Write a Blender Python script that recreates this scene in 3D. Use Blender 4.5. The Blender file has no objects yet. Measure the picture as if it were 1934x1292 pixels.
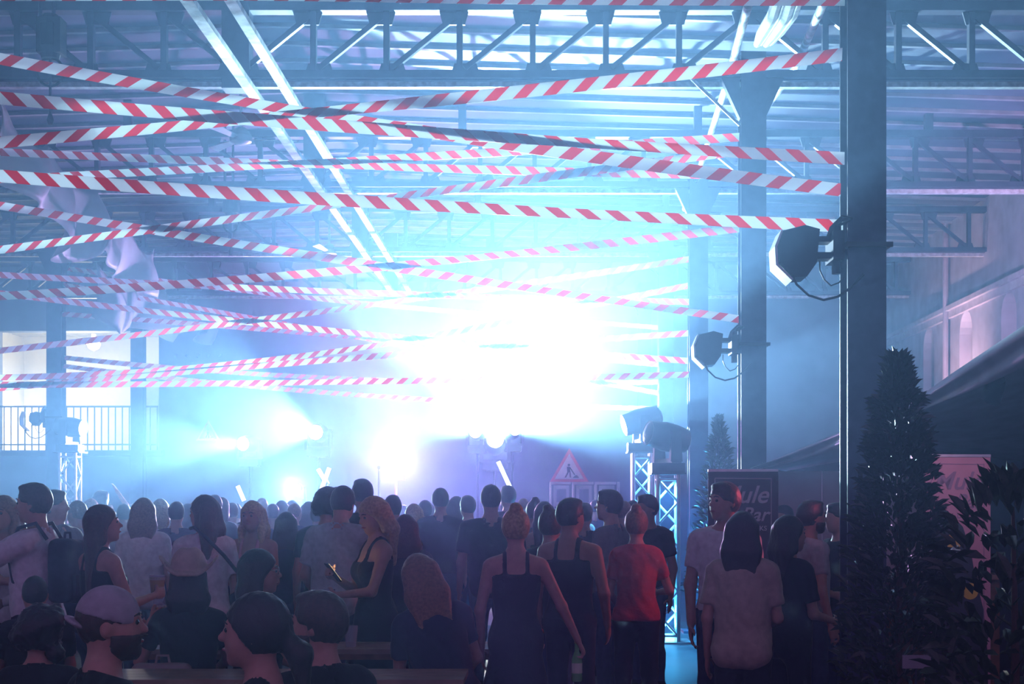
import bpy, math, random, zlib
import numpy as np
from mathutils import Vector, Matrix

# ------------------------------------------------------------------ camera
scene = bpy.context.scene
COL = scene.collection
F = 2686.0                      # focal length in pixels of the 1934 px wide frame (50 mm on 36 mm)
VX, VY, CH = 1020.0, 952.0, 1.65   # vanishing point of the hall, camera height
cam_d = bpy.data.cameras.new('camera')
cam = bpy.data.objects.new('camera', cam_d)
COL.objects.link(cam)
cam.location = (0, 0, CH)
cam.rotation_euler = (math.radians(90), 0, 0)
cam_d.lens = 50.0; cam_d.sensor_width = 36.0
cam_d.shift_x = -(VX - 967.0) / 1934.0
cam_d.shift_y = (VY - 646.0) / 1934.0
cam_d.clip_start = 0.05
scene.camera = cam

# ------------------------------------------------------------------ world, exposure, light paths
world = bpy.data.worlds.new('night'); scene.world = world
world.use_nodes = True
bg = world.node_tree.nodes['Background']
bg.inputs[0].default_value = (0.56, 0.32, 0.85, 1)
bg.inputs[1].default_value = 0.34
scene.view_settings.view_transform = 'Standard'
scene.view_settings.look = 'None'
scene.view_settings.gamma = 1.0
scene.view_settings.use_curve_mapping = False
scene.view_settings.exposure = 0.0
cy = scene.cycles
cy.max_bounces = 2; cy.diffuse_bounces = 1; cy.glossy_bounces = 1
cy.transmission_bounces = 4; cy.volume_bounces = 0; cy.transparent_max_bounces = 8
cy.use_denoising = True
cy.sample_clamp_indirect = 4.0
cy.caustics_reflective = False; cy.caustics_refractive = False

HAZE = 0.0135
HAZE_G = 0.62
BLUE = (0.44, 0.78, 1.0)
HAZE_COL = (.38, .62, 1.0)
P_MAIN, P_2, P_3, P_FLOOD, P_PINK, P_LOW, P_TOW, P_THIN = 66000, 15000, 15000, 4200, 2500, 6000, 900, 900
P_SIDE, P_4, P_VIO = 52000, 17000, 4800
P_BAR, P_BAR2, P_BAR3, P_WASH, P_WASH2, P_PHONE = 300, 45, 14, 1300, 500, .06

# ------------------------------------------------------------------ helpers
def R(a): return math.radians(a)
def at(x, y, d):
    """point at depth d that the photo shows at pixel x, y"""
    return Vector(((x - VX) * d / F, d, CH + (VY - y) * d / F))
def tag(o, label=None, cat=None, group=None, kind=None):
    if label: o['label'] = label
    if cat: o['category'] = cat
    if group: o['group'] = group
    if kind: o['kind'] = kind
    return o
def empty(name, loc=(0, 0, 0), rz=0.0, parent=None):
    o = bpy.data.objects.new(name, None); COL.objects.link(o)
    o.location = loc; o.rotation_euler = (0, 0, rz); o.empty_display_size = 0.1
    if parent: o.parent = parent
    return o
def link(name, me, parent=None, mat=None, loc=None, rot=None):
    o = bpy.data.objects.new(name, me); COL.objects.link(o)
    if mat is not None and not me.materials: me.materials.append(mat)
    if parent: o.parent = parent
    if loc is not None: o.location = loc
    if rot is not None: o.rotation_euler = rot
    return o
def copy_tree(o, parent=None):
    c = o.copy(); COL.objects.link(c); c.parent = parent
    for ch in [x for x in bpy.data.objects if x.parent == o]: copy_tree(ch, c)
    return c

class MB:
    """collects simple solids; build() links them as ONE mesh object"""
    def __init__(s): s.v = []; s.f = []; s.uv = None
    def add(s, vs, fs):
        n = len(s.v); s.v += [tuple(v) for v in vs]; s.f += [tuple(i + n for i in f) for f in fs]; return s
    def box(s, lo, hi, M=None):
        x0, y0, z0 = lo; x1, y1, z1 = hi
        v = [Vector(p) for p in ((x0,y0,z0),(x1,y0,z0),(x1,y1,z0),(x0,y1,z0),(x0,y0,z1),(x1,y0,z1),(x1,y1,z1),(x0,y1,z1))]
        if M is not None: v = [M @ p for p in v]
        return s.add(v, [(0,3,2,1),(4,5,6,7),(0,1,5,4),(1,2,6,5),(2,3,7,6),(3,0,4,7)])
    def bar(s, a, b, w, t=None, up=(0, 0, 1)):
        """rectangular bar from a to b, w wide along 'side', t along up-ish"""
        a = Vector(a); b = Vector(b); t = t or w
        d = (b - a); L = d.length; d.normalize()
        u = Vector(up)
        if abs(d.dot(u)) > .98: u = Vector((0, 1, 0))
        sd = d.cross(u).normalized(); u = sd.cross(d).normalized()
        v = []
        for p in (a, b):
            for (i, j) in ((-1,-1),(1,-1),(1,1),(-1,1)):
                v.append(p + sd * (i * w / 2) + u * (j * t / 2))
        return s.add(v, [(0,1,2,3),(7,6,5,4),(0,4,5,1),(1,5,6,2),(2,6,7,3),(3,7,4,0)])
    def tube(s, pts, r, n=8, cap=True):
        pts = [Vector(p) for p in pts]; rs = r if isinstance(r, (list, tuple)) else [r] * len(pts)
        base = len(s.v); prev = None
        for i, p in enumerate(pts):
            d = (pts[min(i + 1, len(pts) - 1)] - pts[max(i - 1, 0)]).normalized()
            if prev is None:
                u = Vector((0, 0, 1)) if abs(d.z) < .9 else Vector((1, 0, 0))
                u = (u - d * u.dot(d)).normalized()
            else:
                u = (prev - d * prev.dot(d)).normalized()
            prev = u; w = d.cross(u)
            for k in range(n):
                a = 2 * math.pi * k / n
                s.v.append(tuple(p + (u * math.cos(a) + w * math.sin(a)) * rs[i]))
        for i in range(len(pts) - 1):
            for k in range(n):
                a = base + i * n + k; b = base + i * n + (k + 1) % n
                s.f.append((a, b, b + n, a + n))
        if cap:
            s.f.append(tuple(base + k for k in range(n))[::-1])
            s.f.append(tuple(base + (len(pts) - 1) * n + k for k in range(n)))
        return s
    def prism(s, poly, a, b, axis='y'):
        """extrude a 2-D polygon (list of (u,v)) between a and b along an axis"""
        def P(u, v, w): return {'y': (u, w, v), 'x': (w, u, v), 'z': (u, v, w)}[axis]
        n = len(poly)
        v = [P(u, w_, a) for u, w_ in poly] + [P(u, w_, b) for u, w_ in poly]
        fs = [tuple(range(n)), tuple(range(2 * n - 1, n - 1, -1))]
        for i in range(n):
            j = (i + 1) % n; fs.append((i, i + n, j + n, j))
        return s.add(v, fs)
    def lathe(s, prof, n=20, c=(0, 0, 0), M=None):
        """prof: list of (r, z)"""
        base = len(s.v)
        for r, z in prof:
            for k in range(n):
                a = 2 * math.pi * k / n
                p = Vector((c[0] + r * math.cos(a), c[1] + r * math.sin(a), c[2] + z))
                s.v.append(tuple(M @ p if M is not None else p))
        for i in range(len(prof) - 1):
            for k in range(n):
                a = base + i * n + k; b = base + i * n + (k + 1) % n
                s.f.append((a, b, b + n, a + n))
        s.f.append(tuple(base + k for k in range(n))[::-1])
        s.f.append(tuple(base + (len(prof) - 1) * n + k for k in range(n)))
        return s
    def mesh(s, name, mat=None, smooth=False, fix=True):
        me = bpy.data.meshes.new(name); me.from_pydata(s.v, [], s.f)
        if fix:
            import bmesh
            bm = bmesh.new(); bm.from_mesh(me); bmesh.ops.recalc_face_normals(bm, faces=bm.faces); bm.to_mesh(me); bm.free()
        if smooth:
            me.polygons.foreach_set('use_smooth', [True] * len(me.polygons))
            if smooth != 'all': me.set_sharp_from_angle(angle=R(40))
        if mat: me.materials.append(mat)
        me.update(); return me
    def build(s, name, mat, parent=None, smooth=False, loc=None, rot=None):
        return link(name, s.mesh(name, mat, smooth), parent, None, loc, rot)

# ------------------------------------------------------------------ materials
_M = {}
def mat(name, col, rough=.6, metal=0.0, noise=.15, scale=6.0, bump=0.0, spec=.4, trans=0.0, emit=None, estr=0.0, sheen=0.0):
    if name in _M: return _M[name]
    m = bpy.data.materials.new(name); m.use_nodes = True; _M[name] = m
    nt = m.node_tree; N = nt.nodes; L = nt.links
    p = N['Principled BSDF']
    p.inputs['Roughness'].default_value = rough; p.inputs['Metallic'].default_value = metal
    p.inputs['Specular IOR Level'].default_value = spec
    if sheen: p.inputs['Sheen Weight'].default_value = sheen; p.inputs['Sheen Roughness'].default_value = .22
    if emit:
        p.inputs['Emission Color'].default_value = (*emit, 1); p.inputs['Emission Strength'].default_value = estr
    c = (*col, 1)
    if noise > 0:
        tc = N.new('ShaderNodeTexCoord'); nz = N.new('ShaderNodeTexNoise'); nz.inputs['Scale'].default_value = scale
        nz.inputs['Detail'].default_value = 6
        L.new(tc.outputs['Object'], nz.inputs['Vector'])
        mr = N.new('ShaderNodeMapRange'); mr.inputs[1].default_value = .3; mr.inputs[2].default_value = .7
        mr.inputs[3].default_value = 1 - noise; mr.inputs[4].default_value = 1 + noise
        L.new(nz.outputs[0], mr.inputs[0])
        mx = N.new('ShaderNodeVectorMath'); mx.operation = 'SCALE'; mx.inputs[0].default_value = col
        L.new(mr.outputs[0], mx.inputs['Scale']); L.new(mx.outputs[0], p.inputs['Base Color'])
        if bump > 0:
            b = N.new('ShaderNodeBump'); b.inputs['Strength'].default_value = bump; b.inputs['Distance'].default_value = .02
            L.new(nz.outputs[0], b.inputs['Height']); L.new(b.outputs[0], p.inputs['Normal'])
    else:
        p.inputs['Base Color'].default_value = c
    if trans > 0:
        out = N['Material Output']; t = N.new('ShaderNodeBsdfTranslucent'); t.inputs[0].default_value = c
        ms = N.new('ShaderNodeMixShader'); ms.inputs[0].default_value = trans
        L.new(p.outputs[0], ms.inputs[1]); L.new(t.outputs[0], ms.inputs[2]); L.new(ms.outputs[0], out.inputs[0])
    return m

def tape_material():
    m = bpy.data.materials.new('barrier_tape'); m.use_nodes = True
    nt = m.node_tree; N = nt.nodes; L = nt.links; p = N['Principled BSDF']; out = N['Material Output']
    uv = N.new('ShaderNodeUVMap'); sp = N.new('ShaderNodeSeparateXYZ'); L.new(uv.outputs[0], sp.inputs[0])
    a = N.new('ShaderNodeMath'); a.operation = 'MULTIPLY_ADD'; a.inputs[1].default_value = .085
    L.new(sp.outputs[1], a.inputs[0]); L.new(sp.outputs[0], a.inputs[2])
    fr = N.new('ShaderNodeMath'); fr.operation = 'DIVIDE'; fr.inputs[1].default_value = .19; L.new(a.outputs[0], fr.inputs[0])
    f2 = N.new('ShaderNodeMath'); f2.operation = 'FRACT'; L.new(fr.outputs[0], f2.inputs[0])
    lt = N.new('ShaderNodeMath'); lt.operation = 'LESS_THAN'; lt.inputs[1].default_value = .46; L.new(f2.outputs[0], lt.inputs[0])
    mx = N.new('ShaderNodeMix'); mx.data_type = 'RGBA'
    mx.inputs[6].default_value = (.86, .88, .88, 1); mx.inputs[7].default_value = (.72, .03, .06, 1)
    L.new(lt.outputs[0], mx.inputs[0]); L.new(mx.outputs[2], p.inputs['Base Color'])
    p.inputs['Roughness'].default_value = .35
    t = N.new('ShaderNodeBsdfTranslucent'); L.new(mx.outputs[2], t.inputs[0])
    ms = N.new('ShaderNodeMixShader'); ms.inputs[0].default_value = .65
    L.new(p.outputs[0], ms.inputs[1]); L.new(t.outputs[0], ms.inputs[2]); L.new(ms.outputs[0], out.inputs[0])
    return m

def emitter(name, col, s):
    m = bpy.data.materials.new(name); m.use_nodes = True; N = m.node_tree.nodes
    N.remove(N['Principled BSDF']); e = N.new('ShaderNodeEmission'); e.inputs[0].default_value = (*col, 1); e.inputs[1].default_value = s; m.cycles.emission_sampling = 'NONE'
    m.node_tree.links.new(e.outputs[0], N['Material Output'].inputs[0]); return m

def see_through(name, tcol, scol, f, trans=True):
    """part clear, part scattering, part matt: beer"""
    m = bpy.data.materials.new(name); m.use_nodes = True; N = m.node_tree.nodes; L = m.node_tree.links
    N.remove(N['Principled BSDF']); t = N.new('ShaderNodeBsdfTransparent'); t.inputs[0].default_value = (*tcol, 1)
    d = N.new('ShaderNodeBsdfTranslucent'); d.inputs[0].default_value = (*scol, 1)
    mx = N.new('ShaderNodeMixShader'); mx.inputs[0].default_value = f
    L.new(t.outputs[0], mx.inputs[1]); L.new(d.outputs[0], mx.inputs[2])
    df = N.new('ShaderNodeBsdfDiffuse'); df.inputs[0].default_value = (*scol, 1); m2 = N.new('ShaderNodeMixShader'); m2.inputs[0].default_value = .45
    L.new(mx.outputs[0], m2.inputs[1]); L.new(df.outputs[0], m2.inputs[2]); L.new(m2.outputs[0], N['Material Output'].inputs[0]); return m
STEEL = mat('painted_steel', (.045, .055, .10), .55, .2, .25, 9)
STEEL_PALE = mat('pale_steel', (.55, .6, .62), .5, .1, .35, 14)
ALU = mat('aluminium', (.75, .78, .8), .28, .9, .08, 20)
BLACKP = mat('black_plastic', (.012, .012, .016), .45, 0, .2, 20)
CABLE = mat('black_cable', (.01, .01, .012), .6, 0, 0)
WHITE_PAINT = mat('white_paint', (.75, .76, .76), .6, 0, .08, 8)
PLASTER = mat('plaster', (.50, .50, .56), .85, 0, .18, 2.5, .15)
ROOFM = mat('roof_deck', (.085, .10, .17), .7, 0, .25, 1.6, .1)
RIBM = mat('roof_rib', (.26, .28, .33), .6, 0, .2, 5)  # light on the rib edges is put into this pale colour
CONC = mat('concrete', (.07, .07, .085), .32, 0, .35, 1.8, .1)
WOOD = mat('bench_wood', (.20, .11, .06), .5, 0, .35, 9)
# ------------------------------------------------------------------ hall: floor, roof, walls
XL, XR, YE = -13.0, 7.2, 30.0          # side walls, end wall
RIDGE_X, RIDGE_Z, EAVE_Z = -2.9, 6.92, 6.60
DS = [8.95, 13.63, 18.31, 22.99, 27.69]   # column rows
CXR, CXL, CW = 2.03, -7.82, .24

tag(MB().box((XL, -4, -.2), (XR, YE + 5, 0)).build('floor', CONC), 'dark polished concrete floor of the hall', 'floor', kind='structure')

def roof_z(x):
    if x < RIDGE_X: return EAVE_Z + (RIDGE_Z - EAVE_Z) * (x - XL) / (RIDGE_X - XL)
    return EAVE_Z + (RIDGE_Z - EAVE_Z) * (XR - x) / (XR - RIDGE_X)
b = MB()
poly = [(XL, EAVE_Z), (RIDGE_X, RIDGE_Z), (XR, EAVE_Z), (XR, EAVE_Z + .15), (RIDGE_X, RIDGE_Z + .15), (XL, EAVE_Z + .15)]
b.prism(poly[:2] + [(RIDGE_X, RIDGE_Z + .15), (XL, EAVE_Z + .15)], 4.0, YE)
b.prism([poly[1], poly[2], poly[3], poly[4]], 4.0, YE)
ceiling = tag(b.build('ceiling', ROOFM), 'low gabled sheet roof deck with cross ribs coloured pale as lit edges', 'ceiling', kind='structure')
rib = MB()
for (xa, xb) in ((XL, RIDGE_X), (RIDGE_X, XR)):
    za, zb = roof_z(xa), roof_z(xb)
    rib.prism([(xa, za - .045), (xb, zb - .045), (xb, zb - .002), (xa, za - .002)], -.03, .03)
rib_me = rib.mesh('roof_rib', RIBM)
y = 10.0
while y < YE - .2:
    link('roof_rib', rib_me, ceiling, loc=(0, y, 0)); y += .62

# ---- walls
def boolean_cut(me, cutters):
    o = bpy.data.objects.new('tmp', me); COL.objects.link(o); cs = []
    for c in cutters:
        co = bpy.data.objects.new('tmpc', c); COL.objects.link(co); cs.append(co)
        md = o.modifiers.new('b', 'BOOLEAN'); md.operation = 'DIFFERENCE'; md.object = co; md.solver = 'EXACT'
    dg = bpy.context.evaluated_depsgraph_get(); dg.update()
    me2 = bpy.data.meshes.new_from_object(o.evaluated_get(dg)); me2.name = me.name
    for x in [o] + cs: bpy.data.objects.remove(x)
    return me2
def arch_poly(u, z0, w, z1, n=10):
    """arched outline centred on u: springs at z1 - w/2"""
    p = [(u - w / 2, z0), (u + w / 2, z0)]
    for k in range(n + 1):
        a = math.pi * k / n; p.append((u + math.cos(a) * w / 2, z1 - w / 2 + math.sin(a) * w / 2))
    return p
ARCH = [(15.3, 1), (17.5, 2), (19.7, 3), (21.85, 4), (24.05, 5), (26.35, 6)]
wr = MB().box((XR, 2, 0), (XR + .5, YE, EAVE_Z)).mesh('wall_right', PLASTER)
cut = [MB().prism(arch_poly(y, 2.2, .72, 4.92), XR - .1, XR + .34, 'x').mesh('c') for y, _ in ARCH]
tag(link('wall_right', boolean_cut(wr, cut)), 'pale plaster side wall with arched window niches above the awning', 'wall', kind='structure')
for y, n in ARCH:
    w = empty('window_%d' % n, (XR + .33, y, 2.2))
    tag(w, 'arched window niche in the plaster side wall, number %s from the near end' % ('one two three four five six'.split()[n - 1]), 'window', kind='structure')
    fr = MB()
    o_, i_ = arch_poly(0, 0, .72, 2.72), arch_poly(0, .06, .60, 2.66)
    k = len(o_)
    v = [(0, u, z) for u, z in o_] + [(0, u, z) for u, z in i_] + [(-.05, u, z) for u, z in o_] + [(-.05, u, z) for u, z in i_]
    fs = []
    for q in range(k):
        r_ = (q + 1) % k
        fs += [(q, r_, k + r_, k + q), (2*k+q, 3*k+q, 3*k+r_, 2*k+r_), (k+q, k+r_, 3*k+r_, 3*k+q), (q, 2*k+q, 2*k+r_, r_)]
    fr.add(v, fs); fr.build('window_frame', WHITE_PAINT, w)
    MB().prism(i_, -.035, -.02, 'x').build('pane', mat('frosted_pane', (.6, .55, .62), .3, 0, 0), w)
    MB().box((-.045, -.015, .06), (-.015, .015, 2.6)).build('muntin', WHITE_PAINT, w)

# cornice line along the right wall and the pipe down it
tag(MB().box((XR - .12, 2, 5.02), (XR, YE, 5.10)).box((XR - .06, 2, 4.9), (XR, YE, 5.02)).build('trim_1', mat('cornice', (.62, .58, .63), .7)),
    'pale moulded string course running along the plaster side wall', 'trim', kind='structure')
tag(MB().tube([(XR - .1, 24.9, 0), (XR - .1, 24.9, EAVE_Z)], .05, 8).build('trim_2', mat('pipe_paint', (.35, .33, .4), .6)),
    'vertical downpipe on the plaster side wall', 'trim', kind='structure')

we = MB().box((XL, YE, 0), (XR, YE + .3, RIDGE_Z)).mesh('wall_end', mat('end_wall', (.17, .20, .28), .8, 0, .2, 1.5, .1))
OP = (-11.45, -8.04, 2.78, 5.30)
cut = [MB().box((OP[0], YE - .2, OP[2]), (OP[1], YE + .6, OP[3])).mesh('c')]
for i in range(5): cut.append(MB().box((-7.0 + i * 1.0 + .1, YE - .1, 6.34), (-7.0 + i * 1.0 + .9, YE + .1, 6.52)).mesh('c'))
for i in range(5):
    cx = (332 + i * 21 - VX) * YE / F; cz = CH + (VY - 672) * YE / F
    cut.append(MB().lathe([(.045, -.2), (.045, .2)], 12, M=Matrix.Translation((cx, YE, cz)) @ Matrix.Rotation(R(90), 4, 'X')).mesh('c'))
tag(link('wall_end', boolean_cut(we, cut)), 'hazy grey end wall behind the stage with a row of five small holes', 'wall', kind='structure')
for i in range(5):
    tag(MB().box((-7.0 + i * 1.0 + .1, YE + .08, 6.34), (-7.0 + i * 1.0 + .9, YE + .1, 6.52)).build('window_%d' % (7 + i), mat('blue_pane', (.35, .6, .8), .2)),
        'low clerestory window under the roof edge, %s from the balcony' % ('first second third fourth fifth'.split()[i]), 'window', kind='structure')
tag(MB().box((XL - .3, 2, 0), (XL, YE + .3, EAVE_Z)).build('wall_left', PLASTER), 'plaster wall along the far aisle', 'wall', kind='structure')

# ---- lit balcony room behind the opening in the end wall
CREAM = mat('cream_wall', (.72, .70, .60), .7, 0, .06, 3)
yb = YE + 3.2
tag(MB().box((OP[0] - .6, yb, OP[2] - .2), (OP[1] + .6, yb + .15, OP[3] + .3)).box((OP[0] - .75, YE + .3, OP[2] - .2), (OP[0] - .6, yb + .15, OP[3] + .3))
    .box((OP[1] + .6, YE + .3, OP[2] - .2), (OP[1] + .75, yb + .15, OP[3] + .3)).build('wall_balcony', CREAM),
    'cream walls of the lit room behind the balcony railing', 'wall', kind='structure')
tag(MB().box((OP[0] - .75, YE + .3, OP[2] - .35), (OP[1] + .75, yb + .15, OP[2] - .2)).box((OP[0] - .1, YE - .12, OP[2] - .12), (OP[1] + .1, YE + .3, OP[2])).build('floor_balcony', CONC),
    'concrete floor slab of the balcony room', 'floor', kind='structure')
cb = tag(MB().box((OP[0] - .75, YE + .3, OP[3] + .3), (OP[1] + .75, yb + .15, OP[3] + .4)).build('ceiling_balcony', CREAM), 'slatted ceiling of the lit balcony room', 'ceiling', kind='structure')
sl = MB().box((OP[0] - .6, -.035, OP[3] + .22), (OP[1] + .6, .035, OP[3] + .3)).mesh('slat', mat('ceiling_slat', (.55, .55, .5), .6))
for i in range(12): link('slat', sl, cb, loc=(0, YE + .5 + i * .22, 0))
rl = empty('balcony_railing', (OP[0], YE - .06, OP[2]))
tag(rl, 'thin dark metal railing across the lit balcony opening', 'railing')
DARKMETAL = mat('dark_metal', (.03, .035, .05), .5, .5, .1)
Wd = OP[1] - OP[0]
MB().bar((0, 0, .92), (Wd, 0, .92), .035).build('top_rail', DARKMETAL, rl)
MB().bar((0, 0, .12), (Wd, 0, .12), .03).build('bottom_rail', DARKMETAL, rl)
bal = MB().bar((0, 0, 0), (0, 0, .92), .022).mesh('baluster', DARKMETAL)
for i in range(24): link('baluster', bal, rl, loc=(.02 + i * (Wd - .04) / 23, 0, 0))
# corner post, door panels inside
tag(MB().box((-9.30, yb - .5, OP[2] - .2), (-8.62, yb - .38, OP[3] - .5)).box((-9.34, yb - .52, OP[2] - .2), (-9.30, yb - .36, OP[3] - .46)).box((-8.62, yb - .52, OP[2] - .2), (-8.58, yb - .36, OP[3] - .46)).box((-9.34, yb - .52, OP[3] - .5), (-8.58, yb - .36, OP[3] - .44)).build('door_1', mat('blue_door', (.18, .24, .36), .5)),
    'blue grey door in a white frame inside the lit balcony room', 'door', kind='structure')
LAMPW = emitter('warm_lamp', (1, .93, .72), 9)
def globe(name, loc, label, e):
    t = empty(name, loc); tag(t, label, 'lamp')
    MB().lathe([(.02, .0), (.11, .05), (.15, .14), (.11, .23), (.03, .28)], 16).build('lamp_globe', LAMPW, t, True)
    MB().lathe([(.05, .27), (.05, .36)], 12).build('lamp_base', WHITE_PAINT, t)
    l = bpy.data.lights.new(name, 'POINT'); l.energy = e; l.color = (1, .93, .74); l.shadow_soft_size = .25
    lo = bpy.data.objects.new('bulb', l); COL.objects.link(lo); lo.parent = t; lo.location = (0, -.4, -.1)
globe('ceiling_lamp', at(177, 652, 31.2) + Vector((0, 0, -.12)), 'glowing round lamp under the slatted ceiling of the balcony room', 170)
globe('wall_lamp', at(62, 790, 32.6) - Vector((0, 0, .15)), 'glowing lamp low on the cream wall behind the balcony railing', 70)

# ------------------------------------------------------------------ columns
def column(x, y, label):
    t = empty('column', (x, y, 0)); tag(t, label, 'column', 'steel columns of the hall', 'structure')
    h = 5.95; w = CW / 2
    MB().prism([(-w, -w), (w, -w), (w, -w + .02), (.012, -w + .02), (.012, w - .02), (w, w - .02), (w, w), (-w, w), (-w, w - .02), (-.012, w - .02), (-.012, -w + .02), (-w, -w + .02)], 0, h, 'z').build('shaft', STEEL, t)
    MB().box((-.2, -.2, 0), (.2, .2, .03)).build('base_plate', STEEL, t)
    MB().prism([(-.30, 0), (-.30, -.06), (-w, -.45), (-w, 0)], -.05, .05).prism([(.30, 0), (w, 0), (w, -.45), (.30, -.06)], -.05, .05).build('bracket', STEEL, t, loc=(0, 0, 5.78))
    return t
ROWN = ['nearest', 'second', 'third', 'fourth', 'farthest']
for i, d in enumerate(DS):
    column(CXR, d, 'dark steel column on the bar side, %s from the camera in its row' % ROWN[i])
    if i >= 1: column(CXL, d, 'dark steel column on the balcony side, %s from the camera in its row' % ROWN[i])

# ------------------------------------------------------------------ trusses
ZB, ZT = 5.77, 6.36
SP = .70
dia = MB(); L_ = math.hypot(SP - .1, ZT - ZB)
vert_me = MB().box((-.028, -.04, ZB), (.028, .04, ZT)).mesh('vertical', STEEL)
dr_me = MB().bar((-SP / 2 + .05, 0, ZB + .05), (SP / 2 - .05, 0, ZT - .05), .05, .055, (0, 1, 0)).mesh('diagonal', STEEL)
dl_me = MB().bar((-SP / 2 + .05, 0, ZT - .05), (SP / 2 - .05, 0, ZB + .05), .05, .055, (0, 1, 0)).mesh('diagonal', STEEL)
gus_b = MB().prism([(-.09, ZB - .02), (.2, ZB - .02), (.16, ZB + .1), (-.05, ZB + .1)], -.012, .012).mesh('gusset', STEEL)
gus_t = MB().prism([(-.2, ZT + .02), (.09, ZT + .02), (.05, ZT - .12), (-.16, ZT - .12)], -.012, .012).mesh('gusset', STEEL)
def truss(d, label):
    t = empty('roof_truss', (0, d, 0)); tag(t, label, 'truss', 'roof trusses', 'structure')
    MB().box((XL, -.07, ZB - .05), (XR, -.02, ZB + .02)).box((XL, .02, ZB - .05), (XR, .07, ZB + .02)).build('bottom_chord', STEEL, t)
    MB().box((XL, -.07, ZT), (XR, .07, ZT + .09)).build('top_chord', STEEL, t)
    MB().box((XL, .075, ZB - .10), (XR, .16, ZB - .05)).build('lit_flange', STEEL_PALE, t)  # pale strip: light on the chord's underside is put into its colour
    n0 = int((XR - CXR) / SP); n1 = int((CXR - RIDGE_X) / SP); 
    xs = []
    x = CXR + .35
    while x < XR - .2: xs.append((x, -1)); x += SP           # right aisle: diagonals fall to the right
    x = CXR - .35
    while x > RIDGE_X + .2: xs.append((x, 1)); x -= SP        # nave, right of ridge: rise to the right
    x = RIDGE_X - .35
    while x > CXL + .2: xs.append((x, -1)); x -= SP
    x = CXL - .35
    while x > XL + .2: xs.append((x, 1)); x -= SP
    for x, s in xs:
        link('diagonal', dr_me if s > 0 else dl_me, t, loc=(x, 0, 0))
        link('vertical', vert_me, t, loc=(x - .35 * s if s > 0 else x + .35 * 1, 0, 0))
        link('gusset', gus_b, t, loc=(x - .35 if s > 0 else x + .35, 0, 0), rot=(0, 0, 0 if s > 0 else math.pi))
        link('gusset', gus_t, t, loc=(x + .35 if s > 0 else x - .35, 0, 0), rot=(0, 0, 0 if s > 0 else math.pi))
    MB().box((RIDGE_X - .13, -.1, ZB - .16), (RIDGE_X + .13, .1, roof_z(RIDGE_X))).build('king_post', STEEL, t)
    # short roof posts that carry the deck on the top chord
    for x in (-11, -7.82, -5.3, -1, 2.03, 5): MB().box((x - .05, -.05, ZT + .09), (x + .05, .05, roof_z(x) - .003)).build('roof_post', STEEL, t)
    return t
for i in (1, 2, 3, 4): truss(DS[i], 'steel lattice roof truss, %s from the camera' % ['', 'nearest in view', 'second in view', 'third in view', 'farthest'][i])

# ------------------------------------------------------------------ rails, pipes under the roof
def rail(name, pts, w, t, m, label, cat='rail', group=None):
    b = MB()
    for a, c in zip(pts, pts[1:]): b.bar(a, c, w, t)
    return tag(b.build(name, m), label, cat, group)
WORN = mat('worn_paint', (.62, .66, .68), .6, .1, .7, 5)
rail('ceiling_rail', [(-2.76, 11, 5.60), (-2.76, 26.5, 5.60)], .10, .05, WORN, 'worn pale ceiling rail below the ridge, nearer the balcony', group='ceiling rails')
rail('ceiling_rail', [(-2.42, 11, 5.60), (-2.42, 26.5, 5.60)], .09, .05, WORN, 'worn pale ceiling rail below the ridge, nearer the bar', group='ceiling rails')
def pipe(name, pts, r, m, label, cat='pipe', group=None):
    return tag(MB().tube(pts, r, 10).build(name, m, None, True), label, cat, group)
pipe('ceiling_pipe', [at(1413, 10, 11), at(1372, 160, 14.2), at(1318, 330, 18.0), at(1293, 395, 19.4)], .035, WORN, 'long pale pipe slanting away below the roof beside the second bar column', group='ceiling pipes')
pipe('ceiling_pipe', [at(1558, 0, 11), at(1502, 128, 13.9), at(1447, 205, 16.0)], .035, WORN, 'short pale pipe slanting below the roof towards the nearest bar column', group='ceiling pipes')
b = MB()
for k in range(4):
    o_ = Vector(((k - 1.5) * .055, 0, .02 * (k % 2)))
    b.tube([at(1490, -6, 11) + o_, at(1478, 30, 11.5) + o_, at(1456, 62, 12.0) + o_ * .9, at(1442, 84, 12.3) + o_ * .7], [.045, .05, .05, .03], 8)
tag(b.build('wrapped_bundle', mat('wrap_cloth', (.7, .74, .72), .8, 0, .25, 12), None, True), 'pale wrapped bundle slung between the two ceiling pipes', 'bundle')
pipe('brace_rod', [at(1303, 146, 13.4), at(1397, 236, 13.6)], .015, STEEL_PALE, 'thin pale brace rod running into the second bar column', 'rod')
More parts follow.
